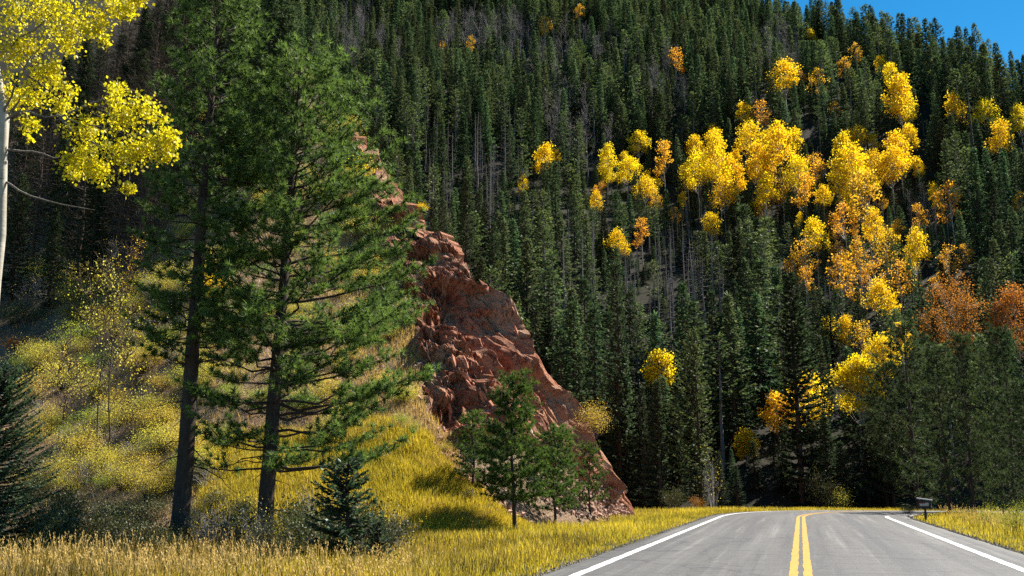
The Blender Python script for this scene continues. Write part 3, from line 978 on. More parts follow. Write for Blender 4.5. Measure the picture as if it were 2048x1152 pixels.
def make_shrub(seed, h=1.6, rad=1.0, stems=14, leaves=700, size=.07, fol='shrub_gold', bark='twig_brown', upright=.8, low=.1):
    g = np.random.default_rng(seed)
    tr, cr = Acc(), Acc()
    tips, ids = [], []
    for i in range(stems):
        a = g.random() * 6.28
        r = rad * math.sqrt(g.random())
        top = np.array([math.cos(a) * r, math.sin(a) * r, h * g.uniform(.55, 1.0) * (1 - .35 * (r / rad) ** 2)])
        b0 = np.array([math.cos(a) * r * .15, math.sin(a) * r * .15, -.1])
        mid = b0 + (top - b0) * .5 + np.array([math.cos(a), math.sin(a), 0]) * -.08 * rad + g.normal(0, .05, 3)
        s = np.array([0, .5, 1.0])
        P = np.stack([b0, mid, top])
        tr.tube(P, [.012 + .006 * h, .01, .004], 3, g.random())
        for j in range(4):
            q = g.uniform(.35, .95)
            o = np.array([np.interp(q, s, P[:, c]) for c in range(3)])
            d = unit(g.normal(0, 1, (1, 3)) * np.array([[1, 1, .5]]) + np.array([[0, 0, .6]]))[0] * h * g.uniform(.12, .3)
            tr.tube(np.stack([o, o + d * .5, o + d]), [.007, .005, .002], 3, g.random())
            tips.append(o + d)
        tips.append(top)
    tips = np.array(tips)
    n = leaves
    c = tips[g.integers(0, len(tips), n)] + g.normal(0, .09 * (h + rad), (n, 3)) * np.array([1, 1, .8])
    c[:, 2] = np.maximum(c[:, 2], low * h)
    D = unit(g.normal(0, 1, (n, 3)) + np.array([[0, 0, .2]]))
    S = perp(D); S2 = np.cross(D, S); th = g.random((n, 1)) * 6.28
    S = S * np.cos(th) + S2 * np.sin(th)
    sz = size * g.uniform(.6, 1.4, n)
    cr.diamonds(c, D, S, sz, sz * .7, np.clip(g.normal(.5, .28, n), 0, 1), .5)
    return tr.mesh('shrub_stems', M[bark], True), cr.mesh('shrub_leaves', M[fol])

def plant(name, meshes, label, cat, loc, group=None, rotz=None, scale=1.0, parts=('trunk', 'crown')):
    t = thing(name, label, cat, loc, group, random.random() * 6.28 if rotz is None else rotz, scale)
    for nm, me in zip(parts, meshes):
        if me is not None:
            obj(nm, me, t)
    return t

# ------------------------------------------------------------------ shared tree kinds for the mountainside
SPR = [make_spruce(100 + i, 16, (3.5, 3.0, 3.8, 3.2, 2.7)[i], (.05, .1, .04, .16, .08)[i], .42, 5, 1.35, n_spray=18, power=(1.0, 1.12, .92, 1.05, 1.2)[i]) for i in range(5)]
PIN = [make_spruce(120 + i, 16, (2.6, 3.0, 2.3)[i], (.38, .30, .45)[i], .46, 4, 1.3, 'pine', 'bark_grey', droop=.05, thin=.22, n_spray=15, power=.55) for i in range(3)]
SNAG = [make_snag(140 + i, 14, (1.2, 1.6, .9)[i]) for i in range(3)]
BARE = [make_aspen(150 + i, 12, (1.8, 2.2)[i], .45, 0, lumps=20, twigs=7, bark='bark_grey', trunk_r=.10) for i in range(2)]
ASPY = [make_aspen(160 + i, 12, (2.7, 2.4, 3.0, 2.5)[i], (.54, .50, .56, .50)[i], 2300, .26, 'aspen_yellow', 34) for i in range(4)]
ASPO = [make_aspen(170 + i, 12, (2.6, 2.3, 2.8)[i], .50, 900, .27, 'aspen_orange', 26, sparse=.12, twigs=3) for i in range(3)]

# golden aspens on the mountainside: crown centre and half size in photograph pixels, colour
ASP = [(1278, 280, 22, 'y'), (1428, 287, 30, 'y'), (1505, 283, 34, 'y'), (1548, 300, 40, 'y'), (1585, 276, 22, 'y'), (1520, 322, 34, 'y'), (1396, 342, 36, 'y'), (1440, 328, 36, 'y'),
       (1376, 350, 22, 'y'), (1468, 352, 24, 'y'), (1448, 394, 30, 'y'), (1527, 373, 28, 'y'), (1255, 334, 23, 'y'), (1213, 320, 21, 'y'), (1290, 376, 24, 'y'), (1309, 402, 18, 'o'),
       (1330, 318, 25, 'o'), (1088, 313, 22, 'y'), (1112, 312, 15, 'y'), (1047, 373, 14, 'y'), (1238, 482, 24, 'y'), (1365, 398, 12, 'y'), (1425, 450, 23, 'y'), (1570, 143, 27, 'y'),
       (1602, 155, 11, 'o'), (1800, 196, 32, 'y'), (1812, 226, 26, 'y'), (1780, 150, 18, 'y'), (1762, 128, 14, 'y'), (1908, 215, 24, 'y'), (1973, 222, 29, 'y'), (2042, 240, 19, 'y'),
       (1998, 283, 25, 'y'), (1686, 287, 27, 'y'), (1717, 280, 20, 'y'), (1628, 325, 29, 'o'), (1702, 345, 38, 'y'), (1680, 366, 30, 'y'), (1742, 322, 22, 'y'), (1800, 292, 28, 'y'),
       (1782, 330, 30, 'y'), (1822, 274, 18, 'y'), (1598, 350, 34, 'y'), (1612, 378, 25, 'o'), (1565, 374, 24, 'o'), (1868, 385, 18, 'y'), (1735, 388, 33, 'o'), (1745, 450, 24, 'y'),
       (1690, 440, 24, 'o'), (1716, 508, 25, 'o'), (1772, 492, 28, 'o'), (1828, 500, 28, 'y'), (1902, 408, 24, 'o'), (1896, 512, 24, 'o'), (1925, 505, 16, 'o'), (1636, 468, 24, 'y'),
       (1610, 508, 28, 'o'), (1590, 522, 18, 'o'), (1620, 75, 13, 'y'), (1713, 105, 17, 'o'), (1765, 604, 28, 'y'), (1490, 228, 17, 'y'), (1522, 226, 22, 'o'), (1640, 155, 22, 'o'),
       (1285, 460, 22, 'o'), (1090, 52, 18, 'o'), (1160, 26, 14, 'o'), (940, 90, 12, 'o'), (885, 92, 9, 'o'), (1672, 215, 14, 'o'), (1350, 124, 18, 'o'), (1520, 428, 11, 'y'),
       (2044, 405, 16, 'o'), (1680, 560, 30, 'o'), (1745, 550, 28, 'o'), (1800, 560, 26, 'o'), (1885, 560, 18, 'o'), (1350, 432, 14, 'o'), (1835, 440, 20, 'o'), (1690, 130, 14, 'o'),
       (1660, 660, 18, 'y'), (1690, 655, 22, 'y'), (1722, 680, 26, 'o')]
rr = random.Random(4)
for _ in range(30):
    ASP.append((rr.uniform(1385, 1840), rr.uniform(262, 392), rr.uniform(11, 19), rr.choice('yyyo')))
for _ in range(16):
    ASP.append((rr.uniform(1590, 1850), rr.uniform(395, 560), rr.uniform(10, 18), rr.choice('yoo')))
for _ in range(10):
    ASP.append((rr.uniform(1180, 1330), rr.uniform(300, 420), rr.uniform(8, 14), rr.choice('yyo')))
asp_done = []
VALLEY_ASPENS = [(1712, 768, 46, 97), (1768, 714, 38, 99), (1800, 676, 24, 108), (1905, 636, 64, 108), (2036, 636, 52, 108), (1326, 735, 33, 99), (1552, 822, 32, 100), (1618, 800, 42, 100), (1490, 885, 22, 99)]
rr_ = random.Random(8)
for i, (px, py, r, c) in enumerate(ASP):
    pool = ASPY if c == 'y' else ASPO
    me = pool[i % len(pool)]
    crad = (2.7, 2.4, 3.0, 2.5)[i % 4] if c == 'y' else (2.6, 2.3, 2.8)[i % 3]
    sc = 0.9
    for it in range(3):
        P = place_on(px, py, 12 * .77 * sc)
        sc = float(np.clip(1.03 * r * P[1] / 2000 / crad, .35, 1.9))
    crowd = sum(1 for a in ASP if a[:2] != (px, py) and math.hypot(a[0] - px, a[1] - py) < 1.1 * (a[2] + r))
    lab = 'golden yellow aspen standing out among the dark conifers on the mountainside' if c == 'y' else 'thinning orange aspen with half bare branches on the mountainside'
    sz_ = 'large' if r > 29 else ('small' if r < 19 else 'medium sized')
    pl_ = 'alone among dark conifers' if crowd == 0 else ('touching one other aspen' if crowd == 1 else 'inside a dense clump of aspens')
    lv_ = 'near the skyline' if P[1] > 215 else ('on the middle slope' if P[1] > 150 else 'on the lower slope')
    lab = '%s %s aspen %s %s' % (sz_, 'golden yellow' if c == 'y' else 'thinning orange', pl_, lv_)
    plant('aspen_tree', me, lab, 'tree', P, 'golden aspens on the mountainside' if c == 'y' else 'thinning orange aspens on the mountainside', None, (sc * rr_.uniform(.82, 1.2), sc * rr_.uniform(.82, 1.2), sc * rr_.uniform(.92, 1.12)))
    asp_done.append((px, py, r, P[1]))

asp_done += VALLEY_ASPENS
# conifers, dead trees and bare aspens over the rest of the slope
BROWN = [(1230, 540, 200, 110), (1330, 600, 160, 90), (1000, 330, 60, 120), (880, 330, 60, 110), (1380, 470, 80, 90), (1660, 560, 120, 70), (830, 470, 40, 60)]
GREY = [(1120, 90, 150, 70), (960, 50, 120, 40), (1330, 150, 60, 60), (740, 90, 80, 50), (1130, 210, 60, 60), (1180, 260, 60, 40), (1840, 420, 60, 50), (700, 40, 60, 40), (1560, 90, 60, 50)]
cand = []
g = np.random.default_rng(99)
for y in np.arange(94, 430, 4.0):
    for x in np.arange(-0.62 * y - 20, 0.26 * y + 14, 4.0):
        cand.append((x + g.uniform(-2.0, 2.0), y + g.uniform(-2.0, 2.0)))
cand = np.array(cand)
cz = terrain_z(cand[:, 0], cand[:, 1])
CB = np.column_stack([cand, cz])
hts = (8.0 + 11.0 * g.beta(2.2, 1.8, len(CB))) * np.interp(CB[:, 1], [94, 200, 400], [.95, .95, 1.0])
bx, by, bz = proj(CB)
tx, ty, tz = proj(CB + np.column_stack([np.zeros((len(CB), 2)), hts]))
ridge = (150 - 1.62 * (CB[:, 0] - 6)) - (0.68 * (CB[:, 1] - Y_BASE) + .2 * np.clip(-CB[:, 0] - 20, 0, None))
ok = (tx > -40) & (tx < 2090) & (by > -30) & (ty < 1000) & (ridge > -16) & ~behind_spur(tx, ty, CB[:, 1])
road_free = np.abs(road_offset(CB[:, 0], CB[:, 1])) > 9
ok &= road_free
# keep the golden crowns in view: drop or shorten what stands in front of them
for i in np.nonzero(ok)[0]:
    for (px, py, r, yy) in asp_done:
        if CB[i, 1] < yy - 1 and abs(tx[i] - px) < r * .85 + .17 * (by[i] - ty[i]) and ty[i] < py + r * .35 and by[i] > py - r:
            new = hts[i] * (by[i] - (py + r * .45)) / max(by[i] - ty[i], 1)
            if new < 3.5:
                ok[i] = False
                break
            hts[i] = new
            ty[i] = by[i] - (by[i] - ty[i]) * 1.0
            tt = proj(CB[i] + np.array([0, 0, new]))
            ty[i] = tt[1]
kinds = []
for i in range(len(CB)):
    mx, my = tx[i], (ty[i] * .6 + by[i] * .4)
    pb = max([0] + [1 - math.hypot((mx - a) / w, (my - b) / h_) for a, b, w, h_ in BROWN])
    pg = max([0] + [1 - math.hypot((mx - a) / w, (my - b) / h_) for a, b, w, h_ in GREY])
    q = g.random()
    if q < min(.8, pb * 2.4): kinds.append('snag')
    elif q < min(.8, pb * 2.4) + min(.82, pg * 2.4): kinds.append('bare')
    else: kinds.append('pine' if g.random() < .17 + .35 * (pb > 0) else 'spruce')
kinds = np.array(kinds)
size_px = np.abs(by - ty)
POOL = {'spruce': SPR, 'pine': PIN, 'snag': SNAG, 'bare': BARE}
H0 = {'spruce': 16.0, 'pine': 16.0, 'snag': 14.0, 'bare': 12.0}
INFO = {'spruce': ('spruce_tree', 'dark green spruce among the forest on the mountainside', 'tree', 'spruces on the mountainside', 290),
        'pine': ('pine_tree', 'slender pine with a bare lower trunk on the mountainside', 'tree', 'slender pines on the mountainside', 200),
        'snag': ('dead_tree', 'dead grey conifer with bare branches on the mountainside', 'tree', 'dead conifers on the mountainside', 190),
        'bare': ('bare_aspen_tree', 'leafless grey aspen on the mountainside', 'tree', 'leafless aspens on the mountainside', 170)}
def where(i):
    near = min(((math.hypot(tx[i] - a, (ty[i] + by[i]) / 2 - b) / r, r) for a, b, r, _ in asp_done), default=(9, 0))
    lone = near[0]
    if ridge[i] < 14: return 'standing on the skyline ridge'
    if lone < 1.6: return 'right beside a golden aspen crown' if near[1] > 20 else 'right beside a small golden aspen'
    if lone < 3.0: return 'a little apart from the golden aspens'
    if tx[i] < 1000 and CB[i, 1] < 190: return 'rising just behind the rock spur'
    if CB[i, 1] < 125: return 'low on the slope above the road bend'
    if CB[i, 1] < 170: return 'on the lower mountainside'
    if CB[i, 1] < 230: return 'halfway up the mountainside'
    return 'high on the mountainside'
def looks(i, kd, wide):
    big_ = 'tall' if hts[i] > 14.5 else ('short' if hts[i] < 10.5 else 'middling')
    shape = 'broad' if wide > 1.15 else ('narrow' if wide < .98 else 'conical')
    if kd == 'spruce': return '%s %s dark spruce' % (big_, shape)
    if kd == 'pine': return '%s %s pine with bare lower trunk' % (big_, 'full' if wide > 1.07 else 'thin')
    if kd == 'snag': return '%s dead conifer with bare grey branches' % big_
    return '%s leafless grey aspen' % big_
rest = []
for kd in ('spruce', 'pine', 'snag', 'bare'):
    idx = np.nonzero(ok & (kinds == kd))[0]
    fully = (tx[idx] > 0) & (tx[idx] < 2048) & (ty[idx] > -20)
    order = idx[np.argsort(-(size_px[idx] * fully))]
    nm, lab, cat, grp, lim = INFO[kd]
    for n, i in enumerate(order):
        v = int(g.integers(len(POOL[kd])))
        s = hts[i] / H0[kd] * (1.0 if kd != 'bare' else .8)
        wide = g.uniform(.85, 1.3)
        if n < lim:
            plant(nm, POOL[kd][v], looks(i, kd, wide) + ' ' + where(i), cat, CB[i] - np.array([0, 0, .2]), grp, g.random() * 6.28, (s * wide, s * wide, s))
        else:
            rest.append((CB[i], kd, v, s, wide, g.random() * 6.28))
for i in np.nonzero(road_free & (tx > -40) & (tx < 2090))[0]:
    mx, my = tx[i], by[i]
    if my < -20 or my > 960 or behind_spur(mx, my - 12, CB[i, 1]) or ridge[i] < 0:
        continue
    pb = max([0] + [1 - math.hypot((mx - a) / w, (my - 30 - b) / h_) for a, b, w, h_ in BROWN + GREY])
    for q in range(4 if pb > 0 else (1 if g.random() < .35 else 0)):
        x_, y_ = CB[i, 0] + g.uniform(-2.4, 2.4), CB[i, 1] + g.uniform(-2.4, 2.4)
        z_ = float(terrain_z(np.array([x_]), np.array([y_]))[0])
        kd = g.choice(['spruce', 'snag', 'bare', 'pine'], p=[.4, .3, .15, .15])
        rest.append((np.array([x_, y_, z_]), kd, int(g.integers(len(POOL[kd]))), g.uniform(1.8, 5.0) / 15, g.uniform(1.2, 1.9), g.random() * 6.28))
print('mountain trees', int(ok.sum()), 'rest', len(rest))

# what is past the counting limit: one mass, scattered with geometry nodes
src = bpy.data.collections.new('forest_sources')
names = []
for kd in ('spruce', 'pine', 'snag', 'bare'):
    for v, (a, b) in enumerate(POOL[kd]):
        vs, fs, ts, ms, off = [], [], [], [], 0
        mats = []
        for q, me in enumerate((a, b)):
            if me is None:
                continue
            n = len(me.vertices)
            co = np.empty(n * 3, np.float32); me.vertices.foreach_get('co', co)
            li = np.empty(len(me.loops), np.int32); me.loops.foreach_get('vertex_index', li)
            tt = np.empty(n, np.float32); me.attributes['tint'].data.foreach_get('value', tt)
            vs.append(co.reshape(-1, 3)); fs.append(li.reshape(-1, 3) + off); ts.append(tt); ms.append(np.full(len(li) // 3, len(mats)))
            mats.append(me.materials[0])
            off += n
        jm = mesh_np('forest_tree', np.concatenate(vs), np.concatenate(fs), mats, False, {'tint': np.concatenate(ts)}, np.concatenate(ms))
        so = bpy.data.objects.new('source_%02d' % len(names), jm)
        src.objects.link(so)
        names.append((kd, v))
if rest:
    pm = bpy.data.meshes.new('forest')
    pm.from_pydata([tuple(r[0] - np.array([0, 0, .2])) for r in rest], [], [])
    def fa(nm, vals, typ='FLOAT'):
        a = pm.attributes.new(nm, typ, 'POINT')
        if typ == 'FLOAT_VECTOR':
            a.data.foreach_set('vector', np.asarray(vals, np.float32).ravel())
        else:
            a.data.foreach_set('value', np.asarray(vals, np.int32 if typ == 'INT' else np.float32))
    fa('pick', [names.index((r[1], r[2])) for r in rest], 'INT')
    fa('size', [(r[3] * r[4], r[3] * r[4], r[3]) for r in rest], 'FLOAT_VECTOR')
    fa('turn', [(0, 0, r[5]) for r in rest], 'FLOAT_VECTOR')
    fo = tag(obj('forest', pm), 'dense far forest of conifers covering the upper mountainside', 'forest', None, 'stuff')
    ng = bpy.data.node_groups.new('forest_scatter', 'GeometryNodeTree')
    ng.interface.new_socket('Geometry', in_out='INPUT', socket_type='NodeSocketGeometry')
    ng.interface.new_socket('Geometry', in_out='OUTPUT', socket_type='NodeSocketGeometry')
    gi, go = ng.nodes.new('NodeGroupInput'), ng.nodes.new('NodeGroupOutput')
    ip = ng.nodes.new('GeometryNodeInstanceOnPoints')
    ci = ng.nodes.new('GeometryNodeCollectionInfo')
    ci.inputs['Collection'].default_value = src
    ci.inputs['Separate Children'].default_value = True
    def na(nm, typ):
        n = ng.nodes.new('GeometryNodeInputNamedAttribute'); n.data_type = typ; n.inputs['Name'].default_value = nm
        return n.outputs['Attribute']
    ng.links.new(gi.outputs[0], ip.inputs['Points'])
    ng.links.new(ci.outputs[0], ip.inputs['Instance'])
    ip.inputs['Pick Instance'].default_value = True
    ng.links.new(na('pick', 'INT'), ip.inputs['Instance Index'])
    ng.links.new(na('turn', 'FLOAT_VECTOR'), ip.inputs['Rotation'])
    ng.links.new(na('size', 'FLOAT_VECTOR'), ip.inputs['Scale'])
    ng.links.new(ip.outputs[0], go.inputs[0])
    fo.modifiers.new('scatter', 'NODES').node_group = ng

# ------------------------------------------------------------------ trees of the valley floor beyond the road
def valley(px, top, y, **kw):
    """ground point seen under pixel column px at distance y, and the height that puts its top at pixel row top"""
    P = at_y(px, 900, y)
    P = at_y(px, 968, y)
    x = P[0]
    for _ in range(3):
        z = float(terrain_z(np.array([x]), np.array([y]))[0])
        a, b, c = proj(np.array([x, y, z]))
        x += (px - float(a)) * c / FPX
    lo, hi = 0.5, 60.0
    for _ in range(40):
        h = (lo + hi) / 2
        if float(proj(np.array([x, y, z + h]))[1]) > top: lo = h
        else: hi = h
    return np.array([x, y, z - .1]), h

big = [  # pixel column, pixel row of the top, distance, half width in pixels, kind, label
    (1243, 520, 92, 62, 's', 'tall dark spruce beside the foot of the red rock spur'),
    (1152, 590, 104, 55, 's', 'dark spruce with its base hidden by the red rock spur'),
    (1322, 755, 86, 46, 's', 'shorter bushy spruce in front of the tall dark one by the spur'),
    (1402, 655, 90, 66, 'p', 'grey green conifer with a pale sunlit side above the road verge'),
    (1470, 585, 108, 42, 's', 'slim dark spruce behind the grey green conifer'),
    (1606, 545, 91, 74, 't', 'tall open spruce with tiered branches and dark trunk at the bend'),
    (1545, 640, 120, 40, 's', 'narrow spruce behind the tiered spruce at the bend'),
    (1668, 600, 122, 45, 's', 'dark spruce behind the yellow aspen at the bend'),
    (1660, 830, 90, 46, 's', 'low dark spruce filling the gap beside the tiered spruce'),
    (1738, 846, 91, 58, 's', 'broad dark spruce under the yellow aspen'),
    (1798, 800, 93, 52, 's', 'dark shaded spruce next to the bushy roadside pines'),
    (1040, 540, 118, 34, 's', 'slim spruce rising just above the rock spur edge'),
    (930, 350, 122, 52, 's', 'broad spruce rising behind the upper rock spur'),
    (880, 372, 126, 34, 's', 'slim dark spruce next to the broad one behind the spur'),
    (985, 440, 120, 40, 's', 'mid green spruce leaning over the rock spur edge'),
    (1100, 640, 112, 34, 's', 'small spruce behind the lower rock spur'),
    (1292, 770, 90, 40, 's', 'dense spruce under the yellow aspen top by the spur'),
    (1358, 790, 92, 40, 's', 'dense spruce between the yellow aspen top and the grey green conifer'),
    (1690, 880, 89, 40, 's', 'low dark spruce in deep shade below the rounded yellow aspen'),
    (1775, 880, 90, 44, 's', 'low dark spruce in deep shade beside the far road edge'),
    (1440, 900, 90, 26, 's', 'low spruce under the grey green conifer'),
    (1570, 900, 94, 34, 's', 'low spruce below the tiered spruce boughs'),
    (1510, 880, 94, 30, 's', 'small dark spruce in the shade at the bend'),
    (1860, 760, 112, 60, 's', 'dark spruce behind the bushy roadside pines'),
    (1960, 740, 112, 60, 's', 'dark spruce filling the gap between roadside pines'),
]
BIGS = [make_spruce(200 + i, 16, 2.6, .03, .30, 6, .82, 'dark_spruce', n_spray=26, power=.85) for i in range(3)]
BIGP = [make_spruce(210, 16, 3.0, .05, .32, 6, .85, 'pine', 'bark_brown', droop=-.12, n_spray=26, power=.6)]
TIER = make_spruce(215, 20, 3.2, .02, .52, 8, .9, 'dark_spruce', 'bark_dark', droop=.10, n_spray=70, power=.62)
for i, (px, top, y, hw, kd, lab) in enumerate(big):
    P, h = valley(px, top, y)
    if kd == 't':
        me, h0, r0 = TIER, 20.0, 3.0
    elif kd == 'p':
        me, h0, r0 = BIGP[0], 16.0, 3.0
    else:
        me, h0, r0 = BIGS[i % 3], 16.0, 2.6
    w = hw * y / FPX / r0
    plant('pine_tree' if kd == 'p' else 'spruce_tree', me, lab, 'tree', P, None, i * 1.3, (w, w, h / h0))

P, h = valley(1475, 928, 82)
plant('spruce_sapling', BIGS[1], 'small young spruce standing alone at the far road verge', 'tree', P, None, .4, (28 * 82 / FPX / 2.6, 28 * 82 / FPX / 2.6, h / 16))

# bushy pines on the inner side of the bend
def rp(w):
    return lambda t, a: w * 1.25 * (1 - t) ** .62 * (.8 + .8 * t if t < .25 else 1) * (.85 + .3 * math.sin(3 * a + 9 * t)) + .15
RP = [make_pine(300 + i, 10, rp((2.0, 2.3, 1.8)[i]), (.9, 1.2, .6)[i], .13, gap=.5, per=6, needles=28, nl=.27, nw=.034, fol='dark_pine', dead=5, twig_gap=.25, tuft_gap=.28, inner=.42, curl0=.3, patchy=.30, sides=7, rise0=-.05) for i in range(3)]
for i, (px, top, y, hw, lab) in enumerate([
        (1838, 645, 88, 70, 'bushy dark pine at the near end of the roadside clump'),
        (1790, 730, 90, 52, 'rounded grey green pine beside the yellow aspen'),
        (1900, 690, 62, 62, 'broad bushy pine behind the small dark box'),
        (1948, 668, 60, 50, 'pine with a dark straight trunk behind the tall verge grass'),
        (2008, 700, 64, 46, 'bushy pine between two straight trunked pines'),
        (2036, 655, 58, 58, 'tall bushy pine at the end of the roadside clump'),
        (2075, 760, 50, 52, 'pale green lower pine reaching over the verge')]):
    P, h = valley(px, top, y)
    w = hw * y / FPX / 2.05
    plant('pine_tree', RP[i % 3], lab, 'tree', P, None, i * 1.1, (w, w, h / 10))

# aspens and yellow bushes of the valley floor
def leafy(px, py, r, y, fol, lab, leaves=5200, size=.17, twigs=1, seed=0):
    P = at_y(px, py, y)
    z = float(terrain_z(np.array([P[0]]), np.array([y]))[0])
    hc = max(P[2] - z, 1.0)
    rm = r * y / FPX
    me = make_aspen(400 + int(px), hc + rm * 1.05, rm * 1.05, max(.2, (hc - rm) / (hc + rm)), leaves, size, fol, 42, twigs=twigs)
    return plant('aspen_tree', me, lab, 'tree', (P[0], y, z - .1))
VL = ['bright yellow rounded aspen at the road bend', 'yellow aspen leaning out behind the rounded bright one', 'slim lime yellow aspen above the bushy roadside pines', 'broad rust orange aspen with thinning crown above the roadside pines',
      'rust brown aspen half cut by the tall bushy pine', 'bright yellow aspen top rising behind the shorter bushy spruce', 'orange yellow aspen behind the tiered spruce', 'yellow aspen glowing through the tiered spruce branches', 'slim yellow aspen sapling between conifers at the bend']
for (px, py, r, y), lab in zip(VALLEY_ASPENS, VL):
    rust = lab.split()[0] == 'rust' or 'rust orange' in lab
    leafy(px, py, r, y, 'rust' if rust else ('aspen_orange' if lab.startswith('orange') else 'aspen_yellow'), lab, 6500 if r > 45 else 3200, .15 if rust else .18, 5 if rust else 1)
SHR = {}
SHR['gold'] = [make_shrub(500 + i, 1.7, 1.0, 22, 3600, .042, 'shrub_gold') for i in range(3)]
SHR['green'] = [make_shrub(510 + i, 1.5, 1.0, 20, 3600, .042, 'shrub_green') for i in range(2)]
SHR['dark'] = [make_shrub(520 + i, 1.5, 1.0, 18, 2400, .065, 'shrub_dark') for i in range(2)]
SHR['rust'] = [make_shrub(530, 1.4, 1.0, 16, 800, .07, 'rust')]
SHR['yellow'] = [make_shrub(540, 1.7, 1.0, 18, 2200, .07, 'aspen_yellow')]
SHR['bare'] = [make_shrub(550 + i, 1.8, 1.0, 26, 130, .05, 'shrub_gold', 'twig_grey') for i in range(2)]
def valley_shrub(px, py, r, y, kind, lab):
    P = at_y(px, py, y)
    z = float(terrain_z(np.array([P[0]]), np.array([y]))[0])
    s = r * y / FPX
    plant('shrub', SHR[kind][int(px) % len(SHR[kind])], lab, 'shrub', (P[0], y, z), None, None, (s, s, max(.4, (P[2] - z) / .95)), ('stems', 'leaves'))
valley_shrub(1640, 975, 32, 87, 'dark', 'dim green bush at the far side of the bend')
valley_shrub(1672, 995, 26, 87, 'gold', 'low golden bush beside the dim green bush at the bend')
valley_shrub(1425, 960, 26, 88, 'bare', 'bare twiggy bush at the conifer foot by the verge')
valley_shrub(1345, 990, 22, 70, 'dark', 'low dark bush below the spruces by the verge')
valley_shrub(1395, 1000, 18, 74, 'rust', 'low rusty weeds at the verge under the spruces')
valley_shrub(2030, 1030, 26, 36, 'green', 'leafy green bush at the edge of the roadside verge')
valley_shrub(1975, 1025, 20, 42, 'green', 'small green bush among the tall verge grass')
valley_shrub(1815, 1020, 14, 56, 'dark', 'small dark bush beside the box at the verge')

# ------------------------------------------------------------------ the two big pines, the young pines and the small spruces by the road
def gz(x, y):
    return float(ground_z(np.array([x]), np.array([y]))[0])
def on_ground(px, y):
    P = at_y(px, 1060, y)
    x = P[0]
    for _ in range(3):
        a, b, c = proj(np.array([x, y, gz(x, y)]))
        x += (px - float(a)) * c / FPX
    return np.array([x, y, gz(x, y) - .05])

AZ_R = math.atan2(RT[1], RT[0])     # direction pointing to the picture's right, seen from above
def r1(t, a):
    return (2.3 - 1.7 * t ** 1.3) * (1.0 + .12 * math.cos(a - AZ_R)) * (.75 + .5 * t if t < .35 else 1) + .15
P1 = on_ground(357, 24.3)
plant('pine_tree', make_pine(601, 17.0, r1, 5.0, .25, (.25, 0), .46, 5, 38, .20, .022, dead=34, twig_gap=.14, tuft_gap=.14, inner=.42, curl0=.30, density=lambda t, a: .7 + .5 * t, patchy=.16),
      'tall pine with a straight dark trunk and sparse lower limbs', 'tree', P1, None, 0.0)
def r2(t, a):
    c = math.cos(a - AZ_R)
    return (4.1 + 1.0 * c) * (1 - t) ** .68 * (.72 + 1.12 * t if t < .25 else 1) + .2
P2 = on_ground(527, 25.6)
plant('pine_tree', make_pine(602, 14.6, r2, 2.3, .24, (.4, 0), .42, 6, 36, .21, .022, dead=30, twig_gap=.14, tuft_gap=.14, inner=.45, curl0=.30, density=lambda t, a: (1.0 if math.cos(a - AZ_R) > -.2 or t > .25 else .45), patchy=.12),
      'full pine with long sunlit boughs and dead lower twigs', 'tree', P2, None, 0.0)
# low boughs of the first pine are part of it: its left-hand foliage pads grow from the generator's limbs
P3 = on_ground(1030, 31.0)
plant('pine_tree', make_pine(603, 5.0, lambda t, a: 1.12 * (1 - t) ** .85 * (.8 + .8 * t if t < .25 else 1) + .10, 1.1, .075, (-.05, 0), .33, 6, 36, .15, .020, 'young_pine', dead=14, twig_gap=.09, tuft_gap=.10, sides=9, patchy=.10, inner=.26, curl0=.32),
      'young dense pine in front of the red rock cut', 'tree', P3, None, .5)
P4 = on_ground(1107, 35.0)
YP = make_pine(604, 3.6, lambda t, a: .80 * (1 - t) ** .85 + .10, .8, .055, (0, 0), .30, 5, 34, .15, .022, 'young_pine', dead=6, twig_gap=.13, tuft_gap=.12, sides=8)
plant('pine_tree', YP, 'smaller young pine behind the dense one', 'tree', P4, None, 1.2)
P, n_ = on_spur(1180, 1030)
plant('pine_tree', YP, 'little pine at the foot of the cliff scree', 'tree', P, None, 2.9, .78)
P, n_ = on_spur(1130, 1015)
plant('pine_tree', YP, 'thin young pine squeezed between two others below the cliff', 'tree', P, None, 4.1, .85)
P, n_ = on_spur(948, 985)
plant('pine_tree', YP, 'pale young pine on the scree edge beside the grass bank', 'tree', P, None, 5.1, (.8, .8, .75))
SSP = make_spruce(620, 2.4, 1.0, .02, .13, 7, .34, 'blue_spruce', 'bark_dark', droop=.12, n_spray=44, power=.7, size=1.0)
P5 = on_ground(700, 19.5)
plant('spruce_sapling', SSP, 'small blue green spruce in front of the sunlit grass bank', 'tree', P5, None, 1.0, (1.0, 1.0, .86))
P6 = on_ground(762, 19.0)
plant('spruce_sapling', SSP, 'tiny spruce growing against the small blue green one', 'tree', P6, None, 2.0, (.42, .42, .38))
LSP = make_spruce(630, 8, 2.2, .01, .15, 8, .40, 'blue_spruce', 'bark_dark', droop=.12, n_spray=70, power=.55)
P7 = on_ground(-30, 22.5)
plant('spruce_tree', LSP, 'blue green spruce at the edge of the clearing beside the aspen', 'tree', P7, None, .3, (.66, .66, .60))

